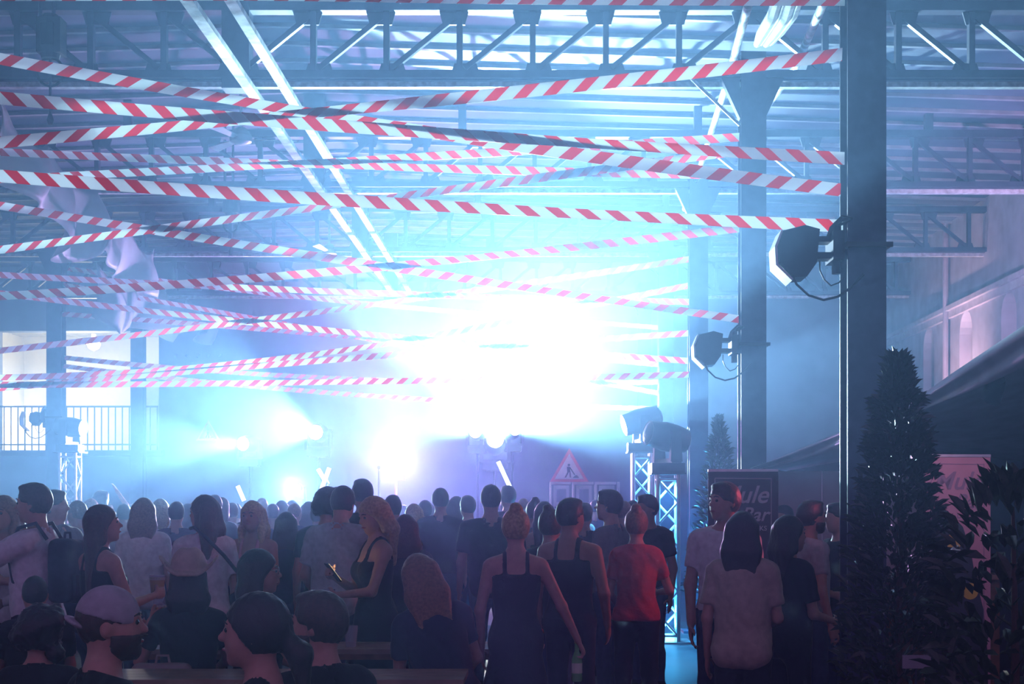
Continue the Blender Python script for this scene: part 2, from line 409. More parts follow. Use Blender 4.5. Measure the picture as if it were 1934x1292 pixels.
# ------------------------------------------------------------------ barrier tapes
TAPE = tape_material()
TW = .080
TAPES = []
def tape(plane, pts, slant, label, xr=None, xl=None):
    d = DS[plane]; s = F / d
    P = sorted(((x - VX) / s, CH + (VY - y) / s) for x, y in pts)
    X = np.array([p[0] for p in P]); Z = np.array([p[1] for p in P])
    deg = 2 if len(P) > 3 else 1
    c = np.polyfit(X, Z, deg)
    x0 = CXL + CW / 2 if xl is None else xl; x1 = CXR - CW / 2 if xr is None else xr
    def z(x):
        if x < X[0]: return np.polyval(c, X[0]) + (x - X[0]) * np.polyval(np.polyder(c), X[0])
        if x > X[-1]: return np.polyval(c, X[-1]) + (x - X[-1]) * np.polyval(np.polyder(c), X[-1])
        return np.polyval(c, x)
    TAPES.append(1); off = ((len(TAPES) * 7) % 11 - 5) * .016
    n = 48; v = []; uv = []; f = []
    rnd = random.Random(zlib.crc32(label.encode()))
    ph = rnd.random() * 6
    L = 0; px = None
    for i in range(n + 1):
        x = x0 + (x1 - x0) * i / n; zz = z(x)
        if px is not None: L += math.hypot(x - px[0], zz - px[1])
        px = (x, zz)
        tw = .35 * math.sin(ph + i * .13) + .15 * math.sin(ph * 2 + i * .37)
        hy = math.sin(tw) * TW / 2; hz = math.cos(tw) * TW / 2
        dy = .008 * math.sin(ph + i * .21) + off
        e = .0012
        for (sy, sz) in ((-1, -1), (-1, 1), (1, 1), (1, -1)):
            v.append((x, d + dy + sz * hy + sy * e, zz + sz * hz)); uv.append((L, sz * .5))
    for i in range(n):
        a = i * 4; b_ = a + 4
        for k in range(4): f.append((a + k, a + (k + 1) % 4, b_ + (k + 1) % 4, b_ + k))
    f += [(3, 2, 1, 0), (n * 4, n * 4 + 1, n * 4 + 2, n * 4 + 3)]
    me = bpy.data.meshes.new('barrier_tape'); me.from_pydata(v, [], f)
    ul = me.uv_layers.new(name='UVMap')
    for lp in me.loops:
        u, w = uv[lp.vertex_index]; ul.data[lp.index].uv = (u + rnd.random() * 0, w * slant)
    me.materials.append(TAPE); me.update()
    tag(link('barrier_tape', me), label, 'tape', 'red and white barrier tapes')
S1, S2 = -1, 1     # '/' and '\'
tape(0, [(0, 264), (336, 240), (674, 202), (1290, 133), (1592, 101)], S1, 'near barrier tape climbing to the highest knot on the nearest bar column')
tape(0, [(0, 188), (168, 200), (336, 217), (505, 230), (860, 258), (1290, 283), (1592, 302)], S2, 'near barrier tape that meets the nearest bar column just above another tape')
tape(0, [(0, 103), (270, 157), (500, 195), (800, 240), (980, 268), (1290, 315), (1592, 353)], S1, 'near barrier tape starting highest at the picture edge and falling to the bar column')
tape(0, [(0, 330), (200, 348), (400, 361), (640, 377), (900, 392), (1290, 413), (1565, 425)], S2, 'near barrier tape ending at the floodlight on the nearest bar column')
tape(0, [(640, -1), (1000, 1), (1300, 2), (1593, 3)], S1, 'barrier tape along the very top edge of the picture')
tape(1, [(0, 284), (200, 293), (505, 304), (640, 311), (976, 319), (1290, 326)], S2, 'nearly level barrier tape of the second row, just below the first crossing')
tape(1, [(134, 331), (403, 319), (640, 306), (842, 292), (1290, 266), (1395, 259)], S2, 'second row barrier tape rising to the highest knot on the second bar column')
tape(1, [(0, 475), (100, 462), (270, 437), (437, 416), (640, 392), (875, 357), (1144, 322)], S1, 'second row barrier tape climbing steeply past the hanging hoist')
tape(1, [(0, 383), (100, 407), (296, 438), (434, 457), (615, 482), (808, 514), (1138, 564), (1396, 602)], S1, 'second row barrier tape falling to the lowest knot on the second bar column')
tape(1, [(0, 560), (218, 546), (504, 524), (649, 511), (808, 497), (1138, 462), (1290, 444), (1396, 431)], S2, 'second row barrier tape climbing from the lowest left to the second bar column')
tape(2, [(0, 521), (235, 534), (504, 548), (649, 552), (960, 564), (1303, 572)], S2, 'third row barrier tape running almost level into the white glow')
tape(2, [(111, 566), (302, 591), (504, 612), (649, 627), (791, 640), (1077, 662), (1290, 682)], S2, 'third row barrier tape falling through the white glow to the third bar column')
tape(2, [(0, 662), (134, 650), (403, 615), (649, 583), (848, 557), (1077, 524), (1211, 504), (1303, 490)], S1, 'third row barrier tape climbing across the balcony to the highest third knot')
tape(2, [(0, 712), (235, 702), (437, 688), (649, 661), (791, 635), (932, 613)], S1, 'third row barrier tape curving up from the railing into the glow')
tape(2, [(0, 729), (188, 724), (336, 703), (504, 686), (649, 677), (808, 664), (1060, 648), (1205, 635), (1290, 630)], S1, 'third row barrier tape rising gently below the small wall holes')
tape(2, [(0, 727), (336, 727), (649, 721), (1161, 712), (1303, 708)], S1, 'lowest third row barrier tape, level above the balcony railing')
tape(3, [(124, 506), (286, 527), (454, 548), (649, 568), (926, 593)], S2, 'fourth row barrier tape starting highest on the fourth balcony side column')
tape(3, [(118, 538), (235, 558), (336, 575), (497, 605), (649, 632)], S2, 'fourth row barrier tape falling most steeply from the balcony side column')
tape(3, [(121, 593), (370, 615), (504, 625), (649, 634), (1094, 672), (1245, 692)], S1, 'fourth row barrier tape below the roof wall, ending in the blue haze')
tape(3, [(118, 675), (252, 689), (437, 701), (649, 716), (1245, 721)], S1, 'fourth row barrier tape across the lit balcony opening')
tape(3, [(118, 692), (316, 712), (437, 728), (649, 744), (1060, 767), (1243, 772)], S1, 'lowest barrier tape of all, ending beside the far lighting tower')
# ------------------------------------------------------------------ stage and lights
stg = empty('stage', (-2.6, 24.6, 0)); tag(stg, 'low dark stage platform below the white glow', 'stage')
deck = MB().box((-1.0, -1.0, .72), (1.0, 1.0, .8)).mesh('deck_panel', mat('stage_deck', (.03, .03, .035), .5))
for i in range(4):
    for j in range(2): link('deck_panel', deck, stg, loc=(-3.03 + i * 2.02, 1.0 + j * 2.02, 0))
legm = MB().box((-.03, -.03, 0), (.03, .03, .72)).mesh('leg', ALU)
for i in range(5):
    for j in range(3): link('leg', legm, stg, loc=(-3.95 + i * 1.975, .05 + j * 1.95, 0))

def aim_matrix(d):
    d = Vector(d).normalized()
    return d.to_track_quat('-Z', 'Y')
def moving_head(loc, aim, label, power=0, size=20, blend=.12, col=BLUE, estr=30, soft=.06, k=1.0, on=True):
    """base box, yoke with two arms, barrel head with lens; the lamp sits in the lens"""
    t = empty('moving_head_light', loc); tag(t, label, 'stage light', 'stage lights')
    d = Vector(aim).normalized(); yaw = math.atan2(-d.x, d.y)
    M = Matrix.Rotation(yaw, 4, 'Z')
    MB().box((-.15 * k, -.13 * k, 0), (.15 * k, .13 * k, .09 * k)).box((-.12 * k, -.135 * k, .02 * k), (.12 * k, -.13 * k, .07 * k)).build('base', BLACKP, t)
    c = Vector((0, 0, .33 * k))
    y_ = MB()
    y_.box((-.19 * k, -.05 * k, .09 * k), (.19 * k, .05 * k, .13 * k), M)
    for s in (-1, 1): y_.prism([(-.06 * k, .1 * k), (.06 * k, .1 * k), (.045 * k, .38 * k), (-.045 * k, .38 * k)], s * .15 * k, s * .19 * k, 'x')
    if True:
        n = len(y_.v); y_.v = y_.v[:8] + [tuple(M @ Vector(p)) for p in y_.v[8:]]
    y_.build('yoke', BLACKP, t)
    q = aim_matrix(d).to_matrix().to_4x4(); T = Matrix.Translation(c) @ q
    hd = MB().lathe([(.06 * k, .22 * k), (.11 * k, .19 * k), (.13 * k, .08 * k), (.135 * k, -.04 * k), (.12 * k, -.12 * k), (.115 * k, -.2 * k), (.105 * k, -.2 * k)], 18, M=T).build('head', BLACKP, t, True)
    if on:
        le = emitter('lens_' + str(len(_M)), col if estr < 8 else (.8, .95, 1), estr); _M['lens%d' % len(_M)] = le
    else: le = mat('dark_lens', (.05, .06, .08), .1, 0, 0)
    MB().lathe([(.10 * k, -.2 * k), (.085 * k, -.208 * k), (.03 * k, -.214 * k)], 18, M=T).build('lens', le, hd, True)
    if power > 0:
        l = bpy.data.lights.new('spot', 'SPOT'); l.energy = power; l.spot_size = R(size); l.spot_blend = blend
        l.color = col; l.shadow_soft_size = soft
        o = bpy.data.objects.new('spot', l); COL.objects.link(o); o.parent = t
        o.location = c + d * .24 * k; o.rotation_mode = 'QUATERNION'; o.rotation_quaternion = aim_matrix(d)
    return t
def stand(loc, label, h):
    t = empty('light_stand', (loc[0], loc[1], loc[2])); tag(t, label, 'stand', 'light stands on the stage')
    MB().tube([(0, 0, .05), (0, 0, h - .02)], .025, 8).build('pole', BLACKP, t)
    MB().box((-.16, -.14, h - .02), (.16, .14, h)).build('top_plate', BLACKP, t)
    for a in (90, 210, 330):
        MB().tube([(0, 0, .35), (.35 * math.cos(R(a)), .35 * math.sin(R(a)), .015)], .015, 6).build('leg', BLACKP, t)
def on_stand(px, py, d, aim, label, k=1.2, zfloor=.8, **kw):
    p = at(px, py, d); c = Vector(aim).normalized()
    zb = p.z - .33 * k
    stand((p.x, p.y, zfloor), label.replace('light', 'stand carrying the light', 1) if False else 'black tripod stand under the ' + label, zb - zfloor)
    return moving_head((p.x, p.y, zb), aim, label, k=k, **kw)

# the beam over the crowd: 12 degrees up, cone edge just above the camera
on_stand(935, 838, 26.6, (.045, -1, .212), 'brightest stage light in the white glow', k=1.5, power=P_MAIN, size=25, blend=.10, estr=400, soft=.10)
on_stand(602, 818, 26.2, (-.07, -1, .0), 'stage light in the round white glow beside the crossed tubes', k=1.3, power=P_2, size=19, blend=.3, estr=300, soft=.08)
on_stand(472, 838, 25.8, (-.36, -1, -.05), 'stage light at the edge of the crowd glow', k=1.2, power=P_3, size=24, blend=.3, estr=200, soft=.08)
on_stand(560, 924, 25.6, (.10, -1, .0), 'added wide fill floodlight at head height below the round glow', k=.9, power=P_FLOOD, size=38, blend=.5, estr=60, soft=.12)  # added fill lamp for the haze and the rims on the heads
moving_head((-2.75, 26.0, .8), (.05, .5, .9), 'small pink wash light on the stage floor', k=.9, power=P_PINK, size=80, blend=.8, col=(1, .30, .80), estr=6)
moving_head((-4.3, 25.0, .8), (-.35, -.75, .02), 'low stage light throwing a broad beam along the heads', k=1.0, power=P_LOW, size=20, blend=.4, estr=60)

on_stand(902, 818, 28.6, (-.14, -1, .055), 'added stage light widening the white glow', k=1.2, power=P_4, size=18, blend=.3, estr=60, soft=.1)  # added lamp, spreads the white core sideways
on_stand(748, 872, 26.6, (.03, -1, .06), 'added violet light tinting the lavender haze', k=1.0, power=P_VIO, size=130, blend=.6, col=(.62, .38, 1.0), estr=7, soft=.1)  # added lamp, lays a violet veil over the crowd
on_stand(968, 815, 28.8, (.225, -1, .135), 'added light brightening the haze by the bar columns', k=1.2, power=P_SIDE, size=30, blend=.7, estr=60, soft=.12)  # added lamp, lifts the haze on the bar side

# LED tubes standing crooked on the stage
def led_tube(a, b, label, zf=.8):
    t = empty('led_tube', (b.x, b.y, zf)); tag(t, label, 'light tube', 'crooked light tubes on the stage')
    o = Vector((b.x, b.y, zf)); a = a - o; b = b - o
    MB().tube([a, b], .035, 10).build('tube', emitter('tube_white', (.75, .93, 1), 4.5), t, True)
    u = (b - a).normalized()
    MB().tube([b, b + u * .08], .045, 10).build('end_cap', BLACKP, t)
    MB().tube([b + u * .07, Vector((b.x + u.x * .1, 0, .02))], .015, 6).tube([(-.2, 0, .012), (.2, 0, .012)], .012, 6).build('foot', BLACKP, t)
led_tube(at(622, 884, 24.9), at(597, 952, 24.9), 'crooked white light tube leaning under the round glow')
led_tube(at(601, 886, 25.2), at(614, 908, 25.2), 'short white light tube crossing the leaning tube')
led_tube(at(941, 872, 25.0), at(963, 920, 25.0), 'slanting white light tube under the brightest glow')
led_tube(at(449, 918, 24.9), at(461, 946, 24.9), 'thin white light tube near the balcony side of the stage')

# singer's microphone stand (dark vertical in the pink)
t = empty('microphone_stand', at(716, 952, 25.4) * 1.0); t.location.z = .8; tag(t, 'dark microphone stand in the pink stage haze', 'stand')
MB().lathe([(.16, 0), (.16, .02), (.03, .03)], 14).build('base', BLACKP, t)
MB().tube([(0, 0, .03), (0, 0, 1.45)], .02, 8).build('pole', BLACKP, t)
MB().tube([(0, 0, 1.45), (.02, -.12, 1.5), (.02, -.2, 1.5)], [.02, .02, .035], 8).build('microphone', BLACKP, t)

# ------------------------------------------------------------------ lattice towers
def tower(x, d, h, w, label, lit=None):
    t = empty('truss_tower', (x, d, 0)); tag(t, label, 'tower', 'lattice lighting towers'); k = w / 2
    MB().box((-k - .12, -k - .12, 0), (k + .12, k + .12, .02)).build('base_plate', ALU, t)
    ch = MB().tube([(0, 0, .02), (0, 0, h - .02)], .026, 8).mesh('chord', ALU, True)
    for sx in (-1, 1):
        for sy in (-1, 1): link('chord', ch, t, loc=(sx * (k - .025), sy * (k - .025), 0))
    n = max(3, round((h - .2) / (w * .92))); st = (h - .16) / n; kk = k - .025
    da = MB().tube([(-kk, 0, 0), (kk, 0, st)], .016, 6).mesh('brace', ALU, True)
    db = MB().tube([(kk, 0, 0), (-kk, 0, st)], .016, 6).mesh('brace', ALU, True)
    for i in range(n):
        for j, (ox, oy, rz) in enumerate(((0, -kk, 0), (kk, 0, math.pi / 2), (0, kk, math.pi), (-kk, 0, -math.pi / 2))):
            link('brace', da if (i + j) % 2 else db, t, loc=(ox, oy, .08 + i * st), rot=(0, 0, rz))
    for z in (.08, h - .08):
        for (a, b2) in (((-kk, -kk), (kk, -kk)), ((kk, -kk), (kk, kk)), ((kk, kk), (-kk, kk)), ((-kk, kk), (-kk, -kk))):
            MB().tube([(*a, z), (*b2, z)], .016, 6).build('ring', ALU, t)
    MB().box((-k - .06, -k - .06, h - .02), (k + .06, k + .06, h)).build('top_plate', mat('dark_plate', (.05, .06, .08), .4, .6), t)
    if lit:
        MB().lathe([(.09, .02), (.09, .06), (.07, .09)], 14).build('uplight', emitter('uplight_' + str(round(x * 10)), (.15, .6, 1), 6), t)
        l = bpy.data.lights.new('uplight', 'SPOT'); l.energy = lit; l.color = (.05, .45, 1.0); l.spot_size = R(150); l.spot_blend = 1; l.shadow_soft_size = .06
        o = bpy.data.objects.new('uplight', l); COL.objects.link(o); o.parent = t; o.location = (0, 0, .12); o.rotation_euler = (math.pi, 0, 0)
        l = bpy.data.lights.new('downlight', 'SPOT'); l.energy = lit * 2.2; l.color = (.05, .45, 1.0); l.spot_size = R(140); l.spot_blend = 1; l.shadow_soft_size = .08
        o = bpy.data.objects.new('downlight', l); COL.objects.link(o); o.parent = t; o.location = (0, 0, h - .1)
    return t
tower(1.52, 17.0, 2.02, .29, 'bright blue lit lattice tower beside the dark bushes', lit=P_TOW)
tower(1.40, 19.6, 2.37, .29, 'hazier blue lattice tower behind the brighter one', lit=P_TOW * .6)
tower(-7.27, 22.0, 2.46, .29, 'pale lattice tower below the balcony carrying a moving light')
moving_head((1.52, 17.0, 2.02), (-.75, -.3, .15), 'dark moving light on the bright blue tower', k=1.3, on=False)
moving_head((1.40, 19.6, 2.37), (-1, -.15, -.28), 'dark moving light with a thin beam on the hazier tower', k=1.3, power=P_THIN, size=9, blend=.5, estr=40, soft=.03)
moving_head((-7.27, 22.0, 2.46), (1, -.25, -.10), 'dark moving light on the tower below the balcony', k=1.15, power=P_THIN, size=12, blend=.5, estr=40, soft=.03)

# ------------------------------------------------------------------ floodlights clamped to the columns
def flood(x, z, d, label, k=1.0):
    """housing out of the column's left face; front plate turned down and away"""
    t = empty('column_floodlight', (x, d, z)); tag(t, label, 'floodlight', 'floodlights clamped to columns')
    out = [(-.26, .115), (-.40, .08), (-.43, -.02), (-.42, -.12), (-.33, -.21), (-.25, -.205), (-.19, -.12), (-.17, .09)]
    out = [(u * k, v * k) for u, v in out]
    b = MB(); b.prism(out, -.11 * k, .11 * k)
    b.build('housing', BLACKP, t)
    fr = [(-.43, -.02), (-.44, -.125), (-.345, -.225), (-.33, -.21), (-.42, -.12)]
    MB().prism([(-.402, .075), (-.436, -.02), (-.43, -.128), (-.335, -.222), (-.345, -.232), (-.445, -.135), (-.452, -.018), (-.41, .085)], -.115 * k, .115 * k).build('front_frame', WHITE_PAINT, t)
    for (xa, za, zb_) in ((-.20, .02, .055), (-.22, -.085, -.045)): MB().box((xa, -.06, za), (-.05, .06, zb_)).build('yoke_arm', BLACKP, t)
    MB().box((-.09, -.125, -.1), (-.02, .125, .08)).lathe([(.03, -.16), (.03, .14)], 10, (-.055, -.05, -.02)).build('clamp', DARKMETAL, t)
    MB().box((-.02, -.15, -.03), (.0, .15, .0)).box((-.02, -.17, -.03), (CW + .03, -.15, 0)).box((CW, -.15, -.03), (CW + .02, .15, 0)).build('strap', BLACKP, t)
    MB().tube([(-.34, -.1, -.2), (-.32, -.14, -.26), (-.25, -.16, -.33), (-.16, -.17, -.36), (-.07, -.17, -.34), (0, -.165, -.29), (.09, -.16, -.2)], .008, 6).build('cable', CABLE, t, True)
    MB().tube([(-.17, -.1, -.11), (-.175, -.13, -.17), (-.15, -.14, -.23), (-.11, -.15, -.27), (-.06, -.15, -.25), (-.02, -.15, -.2)], .005, 6).build('safety_cable', CABLE, t, True)
    for q in range(3): MB().tube([(-.1, -.06 + q * .04, .05), (-.08, -.08 + q * .04, .12), (-.03 + q * .01, -.1, .17 - q * .02), (.02, -.14, .15)], .01, 6).build('cable_loop', CABLE, t, True)
    return t
flood(CXR - CW / 2, 3.27, DS[0], 'black floodlight clamped to the nearest bar column, cables hanging', 1.0)
flood(CXR - CW / 2, 3.18, DS[1], 'black floodlight in the haze on the second bar column', 1.0)
flood(CXL - CW / 2, 3.06, DS[3], 'dark strapped floodlight on the balcony side column before the railing', .7)

# ------------------------------------------------------------------ fans, hoists, tarpaulin under the roof
def fan(p, rz, label):
    t = empty('ceiling_fan', p, rz); tag(t, label, 'fan', 'ceiling fans')
    FW = mat('fan_white', (.72, .75, .76), .4)
    MB().lathe([(.05, .16), (.09, .12), (.13, .06), (.12, .0), (.05, -.03)], 18).build('motor', mat('fan_motor', (.35, .37, .4), .4), t, True)
    MB().tube([(0, 0, .14), (0, 0, roof_z(p[0]) - p[2])], .018, 8).build('drop_rod', FW, t)
    for i in range(3):
        a = 2 * math.pi * i / 3
        M = Matrix.Rotation(a, 4, 'Z')
        MB().add([M @ Vector(q) for q in [(.10, -.03, .02), (.62, -.07, .015), (.64, .05, .045), (.10, .03, .035), (.10, -.03, .03), (.62, -.07, .025), (.64, .05, .055), (.10, .03, .045)]],
                 [(0,3,2,1),(4,5,6,7),(0,1,5,4),(1,2,6,5),(2,3,7,6),(3,0,4,7)]).build('blade', FW, t)
fan(tuple(at(455, 268, 16.0)), R(12), 'white three bladed ceiling fan nearest the picture edge')
fan(tuple(at(622, 480, 23.0)), R(20), 'hazy white three bladed ceiling fan farther back')
def hoist(p, label, k=1.0):
    t = empty('chain_hoist', p); tag(t, label, 'hoist', 'hoists under the roof')
    zt = roof_z(p[0]) - p[2] - .012
    MB().box((-.10 * k, -.09 * k, .3 * k), (.12 * k, .09 * k, .62 * k)).lathe([(.08 * k, .26 * k), (.11 * k, .36 * k), (.11 * k, .56 * k), (.07 * k, .66 * k)], 12).build('motor', BLACKP, t)
    MB().tube([(-.09 * k, 0, .6 * k), (-.09 * k, 0, zt)], .018, 6).tube([(.03, 0, .6 * k), (.03, 0, zt)], .018, 6).build('suspension', STEEL, t)
    pts = [(.12 * math.cos(a) * k, 0, .14 * k + .13 * k * math.sin(a)) for a in np.linspace(0, 2 * math.pi, 17)]
    MB().tube(pts, .012, 6, cap=False).build('cable_coil', CABLE, t, True)
    MB().tube([(0, 0, .3 * k), (0, 0, -.25 * k)], .012, 6).build('chain', STEEL, t)
    MB().lathe([(.02, -.34 * k), (.035, -.3 * k), (.015, -.24 * k)], 8).build('hook', STEEL, t)
hoist(tuple(at(95, 165, 13.0)), 'dark chain hoist with coiled cable hanging near the top corner')
hoist(tuple(at(436, 440, 19.5)), 'dark chain hoist hanging between two roof trusses', .9)

def tarp(a, b, drop, label, seed, n=70, m=10, amp=.25):
    rnd = random.Random(seed); a = Vector(a); b = Vector(b); v = []; f = []
    ph = [rnd.random() * 6 for _ in range(6)]
    for i in range(n + 1):
        u = i / n; p = a.lerp(b, u)
        dr = drop * (.78 + .22 * math.sin(u * 9 + ph[0]) * math.sin(u * 4.1 + ph[1])) 
        sag = -.22 * abs(math.sin(u * math.pi * 4)) ** .8
        for j in range(m + 1):
            w = j / m
            off = amp * (w ** .8) * (math.sin(u * 34 + ph[2] + w * 1.5) * .5 + math.sin(u * 19 + ph[3]) * .6) + .35 * w * (1 - w)
            v.append((p.x + off, p.y + .1 * math.sin(u * 40 + w * 3), p.z + sag * (1 - .3 * w) - dr * w))
    for i in range(n):
        for j in range(m): q = i * (m + 1) + j; f.append((q, q + 1, q + m + 2, q + m + 1))
    me = bpy.data.meshes.new('tarpaulin'); me.from_pydata(v, [], f)
    me.polygons.foreach_set('use_smooth', [True] * len(f))
    me.materials.append(mat('tarp', (.62, .68, .68), .5, 0, .1, 3, trans=.35)); me.update()
    o = tag(link('tarpaulin', me), label, 'tarpaulin', 'tarpaulins under the roof'); md = o.modifiers.new('s', 'SOLIDIFY'); md.thickness = .006
tarp((-5.35, 13.9, 5.75), (-6.15, 22.6, 5.72), 1.0, 'pale crumpled tarpaulin slung beneath the roof along the balcony side', 3)
tarp((-6.7, 21.5, 5.3), (-6.2, 27.0, 5.4), .9, 'bluish tarpaulin hanging farther back towards the end wall', 5, n=50)

# ------------------------------------------------------------------ stage racks and warning signs
RACKW = mat('rack_white', (.55, .58, .6), .5)
rk = empty('rack_unit', at(1100, 952, 24.0)); rk.location.z = 0; tag(rk, 'hazy white framed rack at the stage side under the warning sign', 'rack')
for i in range(3):
    x0 = -.55 + i * .38
    MB().box((x0, -.2, 0), (x0 + .03, .2, 2.02)).build('post', RACKW, rk)
    MB().box((x0 + .03, -.2, 1.98), (x0 + .35, .2, 2.02)).box((x0 + .03, -.2, 1.55), (x0 + .35, .2, 1.58)).build('shelf', RACKW, rk)
    MB().box((x0 + .06, -.21, 1.60), (x0 + .32, -.19, 1.96)).build('front_panel', mat('rack_panel', (.4, .45, .5), .5), rk)
    MB().box((x0 + .11, -.22, 1.68), (x0 + .27, -.21, 1.9)).build('screen', mat('rack_screen', (.08, .1, .14), .3), rk)
    MB().box((x0 + .05, -.19, .1), (x0 + .33, -.17, 1.5)).build('lower_panel', mat('rack_panel', (.4, .45, .5), .5), rk)
MB().box((-.55 + 1.14, -.2, 0), (-.55 + 1.17, .2, 2.02)).build('post', RACKW, rk)
def warning_sign(p, w, label, rot=0):
    t = empty('warning_sign', p, rot); tag(t, label, 'sign', 'triangular warning signs'); h = w * .866
    def tri(k, y0, y1, nm, m):
        cz = h / 3; P = [(-w / 2 * k, cz - cz * k), (w / 2 * k, cz - cz * k), (0, cz + (h - cz) * k)]
        return MB().prism(P, y0, y1).build(nm, m, t)
    tri(1, 0, .015, 'border', mat('sign_red', (.6, .05, .05), .4)); tri(.74, -.004, .0, 'face', mat('sign_white', (.8, .8, .8), .4))
    BK = mat('sign_black', (.02, .02, .02), .5); g = w
    b = MB()                                   # digging worker pictogram
    b.lathe([(.035 * g, -.002), (.035 * g, .002)], 12, M=Matrix.Translation((-.01 * g, -.006, h * .50)) @ Matrix.Rotation(R(90), 4, 'X'))
    b.prism([(-.06*g, h*.45), (.01*g, h*.45), (.03*g, h*.30), (-.05*g, h*.28)], -.008, -.004)
    b.prism([(-.05*g, h*.29), (-.01*g, h*.29), (-.08*g, h*.13), (-.12*g, h*.13)], -.008, -.004)
    b.prism([(.0*g, h*.30), (.03*g, h*.30), (.05*g, h*.13), (.01*g, h*.13)], -.008, -.004)
    b.prism([(.0*g, h*.43), (.02*g, h*.45), (.15*g, h*.22), (.13*g, h*.2)], -.008, -.004)
    b.prism([(.09*g, h*.12), (.26*g, h*.12), (.2*g, h*.2), (.15*g, h*.2)], -.008, -.004)
    b.build('pictogram', BK, t)
    return t
p = at(1075, 906, 24.0); warning_sign((p.x, 23.95, 2.02), .66, 'hazy red bordered triangular roadworks sign standing on the rack')
p = at(393, 832, YE - .03); warning_sign((p.x, YE - .02, p.z), .50, 'faint triangular roadworks sign on the end wall')
# ------------------------------------------------------------------ people: signed distance bodies, one continuous surface each
f32 = np.float32
class Grid:
    def __init__(s, lo, hi, h):
        s.h = h; s.lo = np.array(lo, f32) - 2.5 * h; n = np.ceil((np.array(hi) - s.lo + 2.5 * h) / h).astype(int) + 1; s.n = n
        s.ax = [(s.lo[i] + h * np.arange(n[i])).astype(f32) for i in range(3)]
    def field(s): return np.full(tuple(s.n), 9.0, f32)
    def block(s, lo, hi):
        sl = []
        for i in range(3):
            a = int(max(0, math.floor((lo[i] - s.lo[i]) / s.h))); b = int(min(s.n[i], math.ceil((hi[i] - s.lo[i]) / s.h) + 1))
            if b <= a: return None, None
            sl.append(slice(a, b))
        X = s.ax[0][sl[0]][:, None, None]; Y = s.ax[1][sl[1]][None, :, None]; Z = s.ax[2][sl[2]][None, None, :]
        return tuple(sl), (X, Y, Z)
    def full(s): return s.ax[0][:, None, None], s.ax[1][None, :, None], s.ax[2][None, None, :]
def smin(a, b, k):
    if k <= 0: return np.minimum(a, b)
    h = np.clip(.5 + .5 * (b - a) / k, 0, 1)
    return b + (a - b) * h - k * h * (1 - h)
MG = .07
def cap(g, fld, a, b, ra, rb=None, k=.03):
    rb = ra if rb is None else rb; a = np.array(a, float); b = np.array(b, float); r = max(ra, rb) + MG
    sl, P = g.block(np.minimum(a, b) - r, np.maximum(a, b) + r)
    if sl is None: return
    ab = b - a; L2 = max(float(ab @ ab), 1e-9)
    dx, dy, dz = P[0] - f32(a[0]), P[1] - f32(a[1]), P[2] - f32(a[2])
    t = np.clip((dx * f32(ab[0]) + dy * f32(ab[1]) + dz * f32(ab[2])) / f32(L2), 0, 1)
    d = np.sqrt((dx - t * f32(ab[0])) ** 2 + (dy - t * f32(ab[1])) ** 2 + (dz - t * f32(ab[2])) ** 2) - (ra + t * f32(rb - ra))
    fld[sl] = smin(fld[sl], d, k)
def ell(g, fld, c, r, k=.03, Rm=None, sub=False):
    c = np.array(c, float); r = np.array(r, float); m = max(r) + MG
    sl, P = g.block(c - m, c + m)
    if sl is None: return
    dx, dy, dz = P[0] - f32(c[0]), P[1] - f32(c[1]), P[2] - f32(c[2])
    if Rm is not None:   # Rm: local -> person; take coordinates back
        q = [dx * f32(Rm[0][i]) + dy * f32(Rm[1][i]) + dz * f32(Rm[2][i]) for i in range(3)]
    else: q = [dx, dy, dz]
    k0 = np.sqrt((q[0] / r[0]) ** 2 + (q[1] / r[1]) ** 2 + (q[2] / r[2]) ** 2)
    k1 = np.sqrt((q[0] / r[0] ** 2) ** 2 + (q[1] / r[1] ** 2) ** 2 + (q[2] / r[2] ** 2) ** 2) + 1e-6
    d = (k0 * (k0 - 1) / k1).astype(f32)
    if sub: fld[sl] = -smin(-fld[sl], d, k)
    else: fld[sl] = smin(fld[sl], d, k)
_C = np.array([(i, j, k) for i in (0, 1) for j in (0, 1) for k in (0, 1)])
_E = [(a, b) for a in range(8) for b in range(a + 1, 8) if np.abs(_C[a] - _C[b]).sum() == 1]
